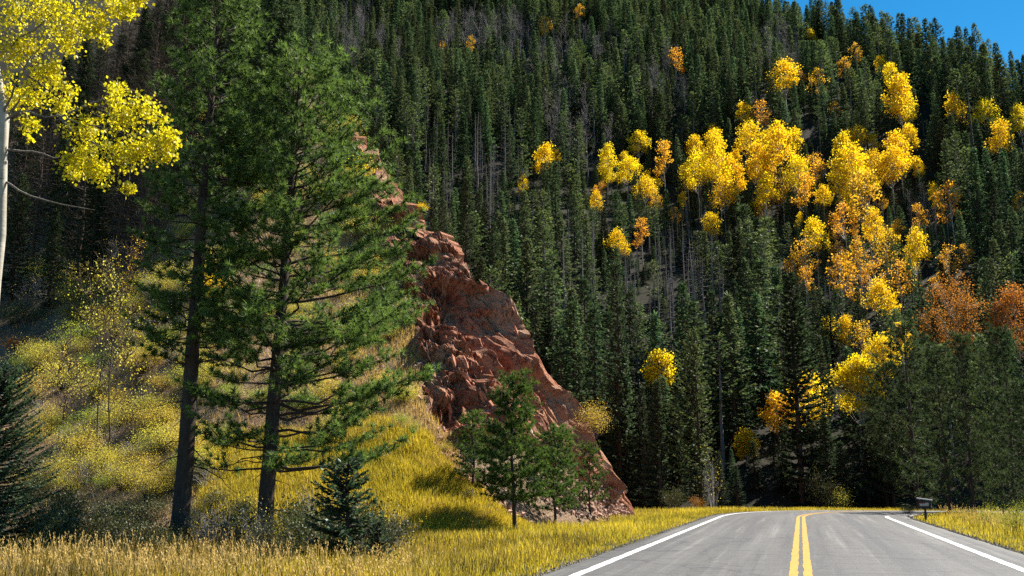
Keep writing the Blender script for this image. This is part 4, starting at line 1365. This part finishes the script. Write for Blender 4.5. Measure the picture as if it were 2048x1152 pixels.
# ------------------------------------------------------------------ the near aspen with back lit leaves
def near_aspen():
    g = np.random.default_rng(77)
    base = on_ground(-45, 15.0)
    t = thing('aspen_tree', 'white barked aspen with glowing lime yellow leaves', 'tree', base)
    tr, cr = Acc(), Acc()
    W = lambda px, py, y: at_y(px, py, y) - base
    trunk = np.array([[0, 0, -.3], W(-30, 800, 15.0), W(-8, 560, 15.0), W(2, 470, 15.0), W(6, 300, 15.0), W(10, 235, 15.0), W(-10, 120, 15.0), W(-30, -60, 15.1), W(-60, -300, 15.2), W(-90, -560, 15.3)])
    tr.tube(trunk, [.12, .11, .095, .09, .085, .085, .065, .05, .04, .02], 12)
    limbs = [[(10, 240, 15), (60, 222, 14.9), (120, 235, 14.8), (200, 250, 14.7), (290, 270, 14.7)], [(120, 235, 14.8), (190, 290, 14.6), (260, 330, 14.6), (262, 380, 14.6)], [(6, 300, 15), (60, 300, 15.2), (110, 318, 15.3), (140, 310, 15.3)],
             [(120, 235, 14.8), (200, 200, 15), (260, 180, 15), (300, 200, 15)], [(-10, 120, 15), (60, 60, 15.1), (140, 10, 15.2), (260, -10, 15.2)], [(-20, 20, 15.05), (60, -60, 15.4), (160, -150, 15.6)],
             [(8, 235, 15), (40, 150, 14.8), (90, 80, 14.7)], [(5, 240, 15), (70, 165, 15.2), (150, 110, 15.3)], [(-30, -60, 15.1), (-120, -160, 15), (-220, -200, 15)], [(-40, -150, 15.1), (60, -260, 14.9), (150, -340, 14.8)],
             [(2, 360, 15), (50, 385, 15.1), (110, 410, 15.2), (190, 420, 15.2)]]
    for L in limbs:
        P = np.array([W(*p) for p in L])
        s = np.linspace(0, 1, len(P)); s2 = np.linspace(0, 1, 9)
        Q_ = np.stack([np.interp(s2, s, P[:, i]) for i in range(3)], 1)
        Q_[1:-1] += g.normal(0, .025, (7, 3))
        tr.tube(Q_, np.linspace(.026, .005, 9), 5, .5, 1)
    # leaf clumps: pixel centre, half size, distance, leaf count
    cl = [(170, 255, 48, 14.7, 420), (230, 215, 50, 14.7, 480), (285, 225, 45, 14.8, 430), (330, 285, 36, 14.8, 300), (255, 290, 55, 14.6, 560), (165, 320, 40, 14.7, 380), (205, 330, 45, 14.6, 420), (290, 310, 38, 14.7, 300),
          (262, 375, 16, 14.6, 120), (240, 178, 30, 15, 220), (120, 205, 34, 15, 240), (75, 190, 42, 15, 300), (30, 175, 40, 15.1, 280), (95, 145, 40, 15, 300), (130, 170, 26, 15.1, 160), (60, 250, 28, 14.9, 150), (150, 345, 22, 14.7, 130), (345, 270, 20, 14.8, 120), (340, 310, 18, 14.8, 100),
          (30, 30, 60, 15.1, 520), (90, 20, 60, 15.2, 520), (150, 30, 55, 15.2, 480), (200, 25, 45, 15.2, 400), (245, 5, 42, 15.2, 340), (60, 90, 50, 15.1, 420), (120, 85, 45, 15.2, 330), (20, 100, 40, 15.0, 260), (190, 65, 28, 15.2, 170), (285, 0, 24, 15.2, 150), (205, 80, 16, 15.2, 80),
          (58, 272, 10, 15.3, 24), (20, 210, 34, 15.2, 160), (60, -60, 80, 15.3, 420), (170, -70, 70, 15.4, 380), (-40, 60, 60, 15.1, 220), (250, -70, 50, 15.3, 200), (-90, -120, 110, 15.1, 420), (110, -210, 110, 15.2, 420), (-20, -380, 120, 15.2, 380), (110, 130, 22, 15, 120)]
    for (px, py, r, y, n) in cl:
        c = W(px, py, y)
        rm = r * y / FPX / math.cos(YAW)
        k = max(3, n // 45)
        sub = c + unit(g.normal(0, 1, (k, 3))) * (g.random((k, 1)) ** .4) * rm * .85
        o = sub[g.integers(0, k, n)] + g.normal(0, rm * .24 + .02, (n, 3))
        D = unit(g.normal(0, .7, (n, 3)) + np.array([[0, 0, -.55]]))
        th = g.random((n, 1)) * 6.28
        S = perp(D); S = S * np.cos(th) + np.cross(D, S) * np.sin(th)
        sz = .062 * g.uniform(.7, 1.25, n)
        cr.diamonds(o, D, S, sz, sz * 1.0, np.clip(g.normal(.6, .25, n), 0, 1), .42)
    obj('trunk', tr.mesh('aspen_trunk', [M['bark_aspen'], M['bark_grey']], True), t)
    obj('crown', cr.mesh('aspen_crown', M['aspen_near']), t)
near_aspen()

# ------------------------------------------------------------------ left-hand hillside: dead and dark conifers, saplings, brush
DARK = [make_snag(700 + i, 10, 2.2, .22, 'bark_brown', 'twig_brown', 5, 9) for i in range(3)]
for i, (px, py, h, kd) in enumerate([(60, 560, 11, 'd'), (150, 590, 12, 'd'), (185, 520, 13, 's'), (240, 500, 12, 'd'), (110, 500, 12, 's'), (30, 480, 12, 's'), (290, 430, 11, 'd'), (220, 380, 12, 'd'), (150, 370, 12, 's'), (60, 360, 12, 'd'),
                                     (330, 330, 10, 'd'), (285, 260, 12, 's'), (200, 230, 12, 'd'), (110, 240, 12, 's'), (10, 250, 12, 's'), (340, 180, 11, 'd'), (260, 130, 12, 's'), (160, 100, 12, 'd'), (60, 100, 12, 's'), (330, 60, 10, 'd'), (20, 600, 8, 's'), (95, 615, 6, 's'), (180, 600, 5, 's'), (380, 120, 11, 's'), (430, 160, 10, 's'), (360, 260, 11, 's'), (470, 220, 9, 's'), (350, 400, 8, 'd'), (90, 430, 12, 'd'), (20, 400, 12, 'd'), (130, 300, 12, 'd'), (240, 300, 12, 'd'), (310, 120, 12, 'd'), (80, 180, 12, 'd'), (30, 540, 8, 'd'), (200, 450, 10, 'd'), (270, 540, 7, 'd'), (130, 550, 8, 's')] + [(int(20 + 330 * random.random()), int(60 + 520 * random.random()), 9, random.choice('sdd')) for _ in range(34)] + [(int(340 + 240 * random.random()), int(80 + 330 * random.random()), 0, 's') for _ in range(22)] + [(int(-20 + 400 * random.random()), int(-120 + 240 * random.random()), 9, random.choice('ssd')) for _ in range(26)]):
    P, n_ = on_spur(px, py)
    h = float(np.interp(py, [150, 450, 640], [16.0, 14.0, 9.0])) * random.uniform(.85, 1.15)
    edge_ = 'at the front edge of the shaded hillside wood' if py > 500 else ('in the middle of the shaded hillside wood' if py > 260 else 'far up in the shaded hillside wood')
    if kd == 'd':
        plant('dead_tree', DARK[i % 3], ('tall' if h > 13.5 else 'small' if h < 10.5 else 'middling') + ' dead dark conifer with bare twigs ' + edge_, 'tree', P - np.array([0, 0, .2]), 'dead conifers on the shaded hillside', None, h / 10)
    else:
        w = h / 16
        plant('spruce_tree', BIGS[i % 3], ('tall' if h > 13.5 else 'small' if h < 10.5 else 'middling') + ' dark spruce ' + edge_, 'tree', P - np.array([0, 0, .2]), 'spruces of the shaded hillside wood', None, (w * 1.0, w * 1.0, w * .85))

def sapling(px, py, top, lab, fol='shrub_gold', leaves=420):
    g = np.random.default_rng(int(px))
    P, n_ = on_spur(px, py)
    a, b, c = proj(P)
    h = (b - top) * c / FPX * 1.03
    me = make_aspen(int(px) + 5, float(h), float(h) * .24, .30, leaves * 2, .07, fol, 20, bark='bark_brown', trunk_r=.035, twigs=6)
    plant('aspen_sapling', me, lab, 'tree', P, None)
sapling(188, 905, 560, 'thin aspen sapling with sparse gold leaves on the brushy bank')
sapling(207, 915, 520, 'taller thin aspen sapling leaning beside its twin on the brushy bank')
sapling(118, 880, 690, 'short twiggy sapling at the edge of the brushy bank', leaves=200)
sapling(250, 640, 470, 'bare twiggy sapling below the shaded wood', 'aspen_orange', 160)

g = np.random.default_rng(31)
DESC = {'gold': ('golden leafed brush on the hillside bank', 'golden brush on the hillside bank'), 'green': ('yellow green leafy brush on the hillside bank', 'green brush on the hillside bank'),
        'dark': ('dark shaded bush at the foot of the hillside', 'dark bushes at the hillside foot'), 'bare': ('bare twiggy grey brush on the hillside bank', 'bare brush on the hillside bank'), 'rust': ('rust red bush by the spruce at the clearing edge', 'rust bushes')}
def spur_shrub(px, py, r, kind, lab=None, hs=1.0, grp=None):
    P, n_ = on_spur(px, py)
    a, b, c = proj(P)
    s = r * c / FPX
    d = DESC.get(kind)
    if not lab:
        d = (d[0] + (' under the shaded wood' if py < 640 else ' by the edge spruce' if px < 130 else ' around the thin saplings' if px < 265 else ' near the straight dark trunk' if px < 420 else ' behind the full pine') if kind != 'dark' else 'dark shaded bush ' + ('under the hillside wood' if py < 640 else 'at the foot of the hillside bank'), d[1])
        d = (d[0].replace(' on the hillside bank', ''), d[1])
    plant('shrub', SHR[kind][int(g.integers(len(SHR[kind])))], lab or d[0], 'shrub', P - np.array([0, 0, .05]), grp if lab else d[1], None, (s, s, s * .75 * hs), ('stems', 'leaves'))
for i in range(120):
    px, py = g.uniform(50, 420), g.uniform(560, 1000)
    if py < 700 and px < 130:
        continue
    k = g.choice(['gold', 'gold', 'green', 'bare', 'gold'])
    spur_shrub(px, py, g.uniform(30, 52), k)
for i in range(150):
    px, py = g.uniform(330, 850), g.uniform(150, 880)
    if py < np.interp(px, sil_x, sil_y) + 25 or (px > 790 and py < 800):
        continue
    spur_shrub(px, py, g.uniform(18, 38), g.choice(['gold', 'green', 'green', 'bare', 'gold']))
def ground_shrub(px, y, r, kind, lab, grp, hs=1.0):
    P = on_ground(px, y)
    s_ = r * y / FPX
    plant('shrub', SHR[kind][int(g.integers(len(SHR[kind])))], lab, 'shrub', P, grp, None, (s_, s_, s_ * .8 * hs), ('stems', 'leaves'))
for i in range(34):
    px_, kd_ = g.uniform(-20, 800), g.choice(['dark', 'dark', 'bare', 'dark', 'dark'])
    at_ = 'by the edge spruce' if px_ < 150 else 'before the brushy bank' if px_ < 320 else 'around the straight dark trunk' if px_ < 470 else 'around the trunk of the full pine' if px_ < 620 else 'by the small blue green spruce'
    ground_shrub(px_, g.uniform(19.5, 24.5), g.uniform(34, 70), kd_, {'dark': 'low dark bush ', 'bare': 'low bare twiggy bush ', 'gold': 'low golden bush '}[kd_] + at_ + ' behind the seed head grass', 'low bushes under the big pines', 1.5)
for i in range(46):
    spur_shrub(g.uniform(0, 340), g.uniform(330, 650), g.uniform(26, 46), g.choice(['dark', 'bare', 'dark', 'bare', 'gold']))
for px, py, r in ((430, 1010, 34), (490, 1030, 38), (300, 1040, 44), (220, 1045, 46), (130, 1035, 50), (60, 1010, 50), (600, 1040, 26), (385, 1050, 30), (940, 1005, 26), (975, 1025, 18)):
    spur_shrub(px, py, r, 'dark')
spur_shrub(28, 700, 36, 'rust', 'rust red bush by the spruce at the clearing edge')
spur_shrub(722, 372, 34, 'yellow', 'bright yellow bush on the upper hillside behind the full pine', 1.6)
spur_shrub(712, 425, 26, 'yellow', 'smaller yellow bush just below the bright one on the hillside')
spur_shrub(850, 437, 14, 'yellow', 'tiny yellow bush on the crest of the rock cut')
spur_shrub(1000, 770, 12, 'yellow', 'little yellow plant on the cliff above the young pine')
spur_shrub(425, 610, 46, 'yellow', 'bright lime yellow bush glowing behind the straight dark trunk', 1.4)
spur_shrub(1192, 872, 36, 'gold', 'amber bush overhanging the lower end of the rock cut', 1.6)
spur_shrub(890, 905, 20, 'gold', 'dry gold brush on the scree below the cliff')
for i in range(26):
    q = g.random()
    px = np.interp(q, [0, 1], [800, 1235]) - g.uniform(0, 40); py = np.interp(px, sil_x, sil_y) + g.uniform(6, 60)
    spur_shrub(px, py, g.uniform(5, 11), 'bare', 'dry grass tuft clinging to the rock cut', 1.0, 'dry tufts on the rock cut')

# ------------------------------------------------------------------ rocks of the cliff, scree and loose stones
def rock_mesh(seed, mat, flat=(1, .55, .35)):
    g = np.random.default_rng(seed)
    import bmesh
    bm = bmesh.new()
    for p in unit(g.normal(0, 1, (13, 3))) * g.uniform(.75, 1.1, (13, 1)) * np.array(flat):
        bm.verts.new(p)
    r = bmesh.ops.convex_hull(bm, input=bm.verts)
    bmesh.ops.delete(bm, geom=[e for e in r['geom_interior'] if isinstance(e, bmesh.types.BMVert)], context='VERTS')
    me = bpy.data.meshes.new('rock')
    bm.to_mesh(me)
    bm.free()
    me.materials.append(M[mat])
    return me
RK = [rock_mesh(800 + i, 'rock_red', (1.4, .5, .3)) for i in range(6)] + [rock_mesh(810 + i, 'rock_pale', (1.7, .32, .18)) for i in range(2)]
g = np.random.default_rng(41)
cl_idx = np.nonzero(frontm & (rocky > .6) & (qx > 760) & (vcoord > .05) & ((vcoord < .45) | (vcoord > .9)))[0]
pick = g.choice(cl_idx, 220, replace=False)
basis = Matrix((S1, S2, S3)).transposed().to_quaternion()
for i in pick:
    o = obj('rock', RK[int(g.integers(8)) if g.random() < .6 else int(g.integers(6))], spur, SP[i] + SPN[i] * .02)
    s = g.uniform(.08, .24) * (1.5 if g.random() < .12 else 1)
    o.scale = (s * g.uniform(1, 1.9), s, s * g.uniform(.6, 1.1))
    o.rotation_mode = 'QUATERNION'
    from mathutils import Euler
    o.rotation_quaternion = basis @ Euler((g.normal(0, .5), g.normal(0, .2), g.normal(0, .2))).to_quaternion()
def road_gravel():
    g = np.random.default_rng(61)
    n = 9000
    s_ = 12 + 60 * g.random(n) ** 1.6
    o = np.abs(g.normal(.15, .28, n))
    o = np.where(g.random(n) < .5, -4.2 - o, 4.5 + o)
    x, y, nx, ny = centre(s_)
    p = np.stack([x + nx * o, y + ny * o], 1)
    z = np.where((o > -4.3) & (o < 4.6), grade(p[:, 1]), ground_z(p[:, 0], p[:, 1])) + .008
    a = Acc()
    base_v = np.array([[1, 0, 0], [-.6, .8, 0], [-.6, -.8, 0], [0, 0, .8]], float)
    sz = g.uniform(.008, .035, (n, 1, 1)) * g.uniform(.6, 1.3, (n, 4, 3))
    th = g.random(n) * 6.28
    rot = np.stack([np.cos(th), -np.sin(th), np.sin(th), np.cos(th)], 1).reshape(n, 2, 2)
    Vs = base_v[None] * sz
    Vs[:, :, :2] = np.einsum('nij,nkj->nki', rot, Vs[:, :, :2])
    Vs += np.column_stack([p, z])[:, None]
    Fs = np.arange(n)[:, None, None] * 4 + np.array([[0, 1, 3], [1, 2, 3], [2, 0, 3]])[None]
    a.add(Vs.reshape(-1, 3), Fs.reshape(-1, 3))
    tag(obj('gravel', a.mesh('gravel', M['edge_gravel'])), 'loose grey gravel along the crumbling asphalt edges', 'gravel', None, 'stuff')
M['edge_gravel'] = flat_mat('edge_gravel', (0.16, 0.14, 0.12), .9, 1.5, .5, 0, .4)
road_gravel()
# scree: thousands of small stones joined as one mass
def scatter_stones(n, idx, smin, smax, name, label):
    g = np.random.default_rng(n)
    a = Acc()
    ids = g.choice(idx, n)
    base_v = np.array([[1, 0, 0], [-1, 0, 0], [0, 1, 0], [0, -1, 0], [0, 0, 1], [0, 0, -1]], float)
    base_f = np.array([[0, 2, 4], [2, 1, 4], [1, 3, 4], [3, 0, 4], [2, 0, 5], [1, 2, 5], [3, 1, 5], [0, 3, 5]])
    c = SP[ids] + g.normal(0, .12, (n, 3)) * np.array([1, 1, .2])
    sz = g.uniform(smin, smax, (n, 1)) * np.array([[1, .8, .5]]) * g.uniform(.6, 1.3, (n, 3))
    q = unit(g.normal(0, 1, (n, 4)))
    w, x, y, z = q.T
    Rm = np.stack([1 - 2 * (y * y + z * z), 2 * (x * y - z * w), 2 * (x * z + y * w), 2 * (x * y + z * w), 1 - 2 * (x * x + z * z), 2 * (y * z - x * w), 2 * (x * z - y * w), 2 * (y * z + x * w), 1 - 2 * (x * x + y * y)], 1).reshape(n, 3, 3)
    Vs = np.einsum('nij,nkj->nki', Rm, base_v[None] * sz[:, None] * g.uniform(.7, 1.2, (n, 6, 1))) + c[:, None]
    Fs = (np.arange(n)[:, None, None] * 6 + base_f[None])
    a.add(Vs.reshape(-1, 3), Fs.reshape(-1, 3), np.repeat(g.random(n), 6))
    return tag(obj(name, a.mesh(name, M['gravel'])), label, 'scree', None, 'stuff')
SCREE1 = [(1290, 1040), (1180, 1045), (1090, 1010), (1110, 930), (1190, 960), (1250, 985)]
SCREE2 = [(850, 880), (900, 870), (960, 960), (1060, 1040), (1030, 1060), (930, 985)]
sc1 = np.nonzero(frontm & (in_poly(SPX, SPY, SCREE1) > 0))[0]
sc2 = np.nonzero(frontm & (in_poly(SPX, SPY, SCREE2) > 0))[0]
soil_i = np.nonzero(frontm & (rocky < .3) & (grassy < .3) & (shade_tint < .2) & (SPX > 380) & (SPX < 900) & (SPY > 300) & (SPY < 900))[0]
scatter_stones(2600, sc1, .05, .16, 'scree', 'broken reddish stones spilling from the foot of the cliff')
scatter_stones(900, sc2, .04, .15, 'scree', 'pale broken stones along the edge of the grass bank')
scatter_stones(2600, soil_i, .03, .14, 'scree', 'scattered pinkish stones on the bare hillside')
for i, (px, y, s) in enumerate(((1005, 20.6, .16), (905, 19.2, .10), (880, 21.5, .09), (1085, 26.5, .14), (1105, 27.5, .12), (1050, 28, .11))):
    P = on_ground(px, y)
    o = obj('stone', rock_mesh(830 + i, 'rock_pale', (1, .7, .45)), None, P + np.array([0, 0, s * .3]))
    o.scale = (s, s, s)
    tag(o, 'pale loose stone lying in the verge grass below the bank', 'stone', 'loose stones in the verge grass')

# ------------------------------------------------------------------ grass
def blades(P, Nrm, h, w, g, tint, bend=.35, curve=True):
    n = len(P)
    a = Acc()
    d = unit(Nrm * .25 + np.array([[0, 0, 1.0]]) + g.normal(0, .25, (n, 3)) * np.array([1, 1, .2]))
    s = unit(np.cross(d, g.normal(0, 1, (n, 3))))
    f = np.cross(d, s)
    h = np.broadcast_to(h, (n,))[:, None]
    w = np.broadcast_to(w, (n,))[:, None]
    b = (g.random((n, 1)) * bend) * h
    Vs = np.stack([P - s * w * .5, P + s * w * .5, P + d * h * .6 + s * w * .38 + f * b * .35, P + d * h * .6 - s * w * .38 + f * b * .35, P + d * h * .97 + f * b], 1)
    F0 = np.array([[0, 1, 2], [0, 2, 3], [3, 2, 4]])
    a.add(Vs.reshape(-1, 3), (np.arange(n)[:, None, None] * 5 + F0[None]).reshape(-1, 3), np.repeat(tint, 5))
    return a

def spur_points(idx, n, g):
    ids = g.choice(idx, n)
    j = np.where((ids + NVT) < len(SP), ids + NVT, ids)
    k = ids + 1
    a, b = g.random((n, 1)), g.random((n, 1))
    return SP[ids] + (SP[j] - SP[ids]) * a + (SP[np.minimum(k, len(SP) - 1)] - SP[ids]) * b, SPN[ids]

g = np.random.default_rng(51)
up0 = lambda n: np.repeat(np.array([[0, 0, 1.0]]), n, 0)
gi_ = np.nonzero(frontm & (grassy > .35) & (SPX > 380) & (SPX < 1200))[0]
P, n_ = spur_points(gi_, 70000, g)
pt = fbm(P * 1.1, 4, 91) * .75 + fbm(P * 4.0, 2, 92) * .3
tag(obj('grass_bank', blades(P, n_, g.uniform(.12, .42, len(P)) * (.7 + .6 * pt), .016, g, np.clip(pt * 1.3 - .1 + g.normal(0, .2, len(P)), 0, 1)).mesh('grass_bank', M['grass'])), 'bright yellow green grass covering the sunlit bank', 'grass', None, 'stuff')

P, n_ = spur_points(gi_, 9000, g)
P = P[fbm(P * 1.1, 3, 93) > .52]
tag(obj('bank_weeds', blades(P, up0(len(P)), g.uniform(.2, .6, len(P)), .014, g, np.clip(g.normal(.3, .25, len(P)), 0, 1)).mesh('bank_weeds', M['dry_grass'])), 'dry tan weeds standing among the bright bank grass', 'grass', None, 'stuff')

def verge_points(n, g, o0, o1, y0, y1, dens=None):
    out = []
    while sum(map(len, out)) < n:
        y = y0 + (y1 - y0) * g.random(n) ** 1.5
        o = g.uniform(o0, o1, n)
        x, yy, nx, ny = centre(y)
        p = np.stack([x + nx * o, yy + ny * o], 1)
        out.append(p)
    p = np.concatenate(out)[:n]
    z = ground_z(p[:, 0], p[:, 1])
    return np.column_stack([p, z])
up = lambda n: np.repeat(np.array([[0, 0, 1.0]]), n, 0)
P = np.concatenate([verge_points(64000, g, -10.5, -4.38, 12, 75), verge_points(9000, g, -7.5, -4.45, 60, 112)])
pt = fbm(P * np.array([.5, .5, 0]), 3, 95)
near_edge = np.clip((np.abs(road_offset(P[:, 0], P[:, 1])) - 4.38) / 1.0, .35, 1)
tag(obj('verge_grass', blades(P, up(len(P)), g.uniform(.10, .34, len(P)) * near_edge * (.6 + .8 * pt), .017, g, np.clip(pt * 1.2 - .1 + g.normal(0, .22, len(P)), 0, 1)).mesh('verge_grass', M['grass'])), 'short yellow verge grass between the road and the hillside', 'grass', None, 'stuff')
P = verge_points(36000, g, 4.8, 14, 18, 62)
pt = fbm(P * np.array([.5, .5, 0]), 3, 97)
near_edge = np.clip((road_offset(P[:, 0], P[:, 1]) - 4.75) / 2.0, .3, 1)
tag(obj('verge_grass', blades(P, up(len(P)), g.uniform(.14, .5, len(P)) * near_edge * (.7 + .7 * pt), .02, g, np.clip(pt * 1.2 - .15 + g.normal(0, .22, len(P)), 0, 1)).mesh('verge_grass', M['grass'])), 'yellow verge grass around the small dark box on the inner bend', 'grass', None, 'stuff')
# tall seed-head grass
def seed_grass(P, g, h, name, label):
    n = len(P)
    a = blades(P, up(n), h, .011, g, np.clip(g.normal(.45, .2, n), 0, 1), .25)
    hv = a.v[0].reshape(n, 5, 3)
    tip, mid = hv[:, 4], (hv[:, 2] + hv[:, 3]) / 2
    ax = unit(tip - mid)
    k = 7
    o = np.repeat(tip, k, 0) - np.repeat(ax, k, 0) * (g.random((n * k, 1)) * .17)
    d = unit(np.repeat(ax, k, 0) + g.normal(0, .42, (n * k, 3)))
    a.diamonds(o, d, perp(d), g.uniform(.03, .065, n * k), .016, np.clip(g.normal(.75, .2, n * k), 0, 1))
    return tag(obj(name, a.mesh(name, M['dry_grass'])), label, 'grass', None, 'stuff')
q = g.random((2300, 2))
P = np.column_stack([-16.5 + q[:, 0] * 11.0, 13.6 + q[:, 1] ** 1.3 * 7.5, np.zeros(2300)])
qx2, qy2, _ = proj(P)
P = P[(qx2 < 850 + g.normal(0, 40, len(P)))]
P[:, 2] = ground_z(P[:, 0], P[:, 1])
seed_grass(P, g, g.uniform(.25, .62, len(P)), 'seed_head_grass', 'tall dry seed head grass in front of the two big pines')
P = verge_points(1500, g, 5.9, 12, 36, 56)
seed_grass(P, g, g.uniform(.35, .8, len(P)), 'seed_head_grass', 'tall tan seed head grass around the small dark box')
q = g.random((30000, 2))
P = np.column_stack([-24 + q[:, 0] * 19, 12.5 + q[:, 1] * 15, np.zeros(len(q))])
P[:, 2] = ground_z(P[:, 0], P[:, 1])
pt = fbm(P * np.array([.6, .6, 0]), 3, 99)
tag(obj('meadow_grass', blades(P, up(len(P)), g.uniform(.12, .45, len(P)), .017, g, np.clip(pt * 1.1 - .2 + g.normal(0, .22, len(P)), 0, 1)).mesh('meadow_grass', M['meadow'])), 'matted yellow grass under the two big pines', 'grass', None, 'stuff')
bi = np.nonzero(frontm & (rocky < .25) & (grassy < .4) & (SPX > -10) & (SPX < 920) & (SPY > 350) & (SPY < 1060))[0]
P, n_ = spur_points(bi, 42000, g)
tag(obj('dry_grass', blades(P, n_, g.uniform(.10, .40, len(P)), .018, g, np.clip(g.normal(.45, .25, len(P)), 0, 1)).mesh('dry_grass', M['dry_grass'])), 'dry tan grass and litter on the brushy hillside', 'grass', None, 'stuff')

# ------------------------------------------------------------------ the small dark box on its post
def verge_box():
    P = on_ground(1852, 47.5)
    t = thing('roadside_box', 'small dark wooden box with pale sloping lid on a post in the verge', 'box', P, None, R(-8), .88)
    import bmesh
    def bx(name, size, c, mat, parent, bev=.008, slope=0.0):
        bm = bmesh.new()
        bmesh.ops.create_cube(bm, size=1)
        for v in bm.verts:
            v.co = Vector((v.co.x * size[0], v.co.y * size[1], v.co.z * size[2])) + Vector(c)
            v.co.z += slope * (v.co.x - c[0])
        bmesh.ops.bevel(bm, geom=bm.edges, offset=bev, segments=1, affect='EDGES')
        me = bpy.data.meshes.new(name); bm.to_mesh(me); bm.free()
        me.materials.append(mat)
        return obj(name, me, parent)
    wood = flat_mat('weathered_dark_wood', (0.035, 0.028, 0.024), .85, 12, .4)
    lid = flat_mat('pale_metal_lid', (0.42, 0.42, 0.41), .45, 9, .15)
    notice = flat_mat('faded_notice', (0.40, 0.36, 0.32), .7, 30, .3)
    red = flat_mat('faded_red_strip', (0.22, 0.03, 0.03), .7, 30, .3)
    bx('post', (.10, .10, 1.05), (0, 0, .30), wood, t)
    b = bx('body', (.60, .34, .40), (0, 0, .84), wood, t)
    bx('lid', (.70, .46, .05), (0, -.02, 1.085), lid, t, .006, -.14)
    bx('notice', (.42, .012, .16), (-.02, -.178, .84), notice, b, .003)
    bx('strip', (.26, .012, .05), (-.09, -.186, .90), red, b, .003)
    bx('brace', (.06, .06, .34), (.0, .12, .55), wood, t)
verge_box()



if __name__ == '__main__':
    print('triangles', sum(len(m.polygons) for m in bpy.data.meshes))
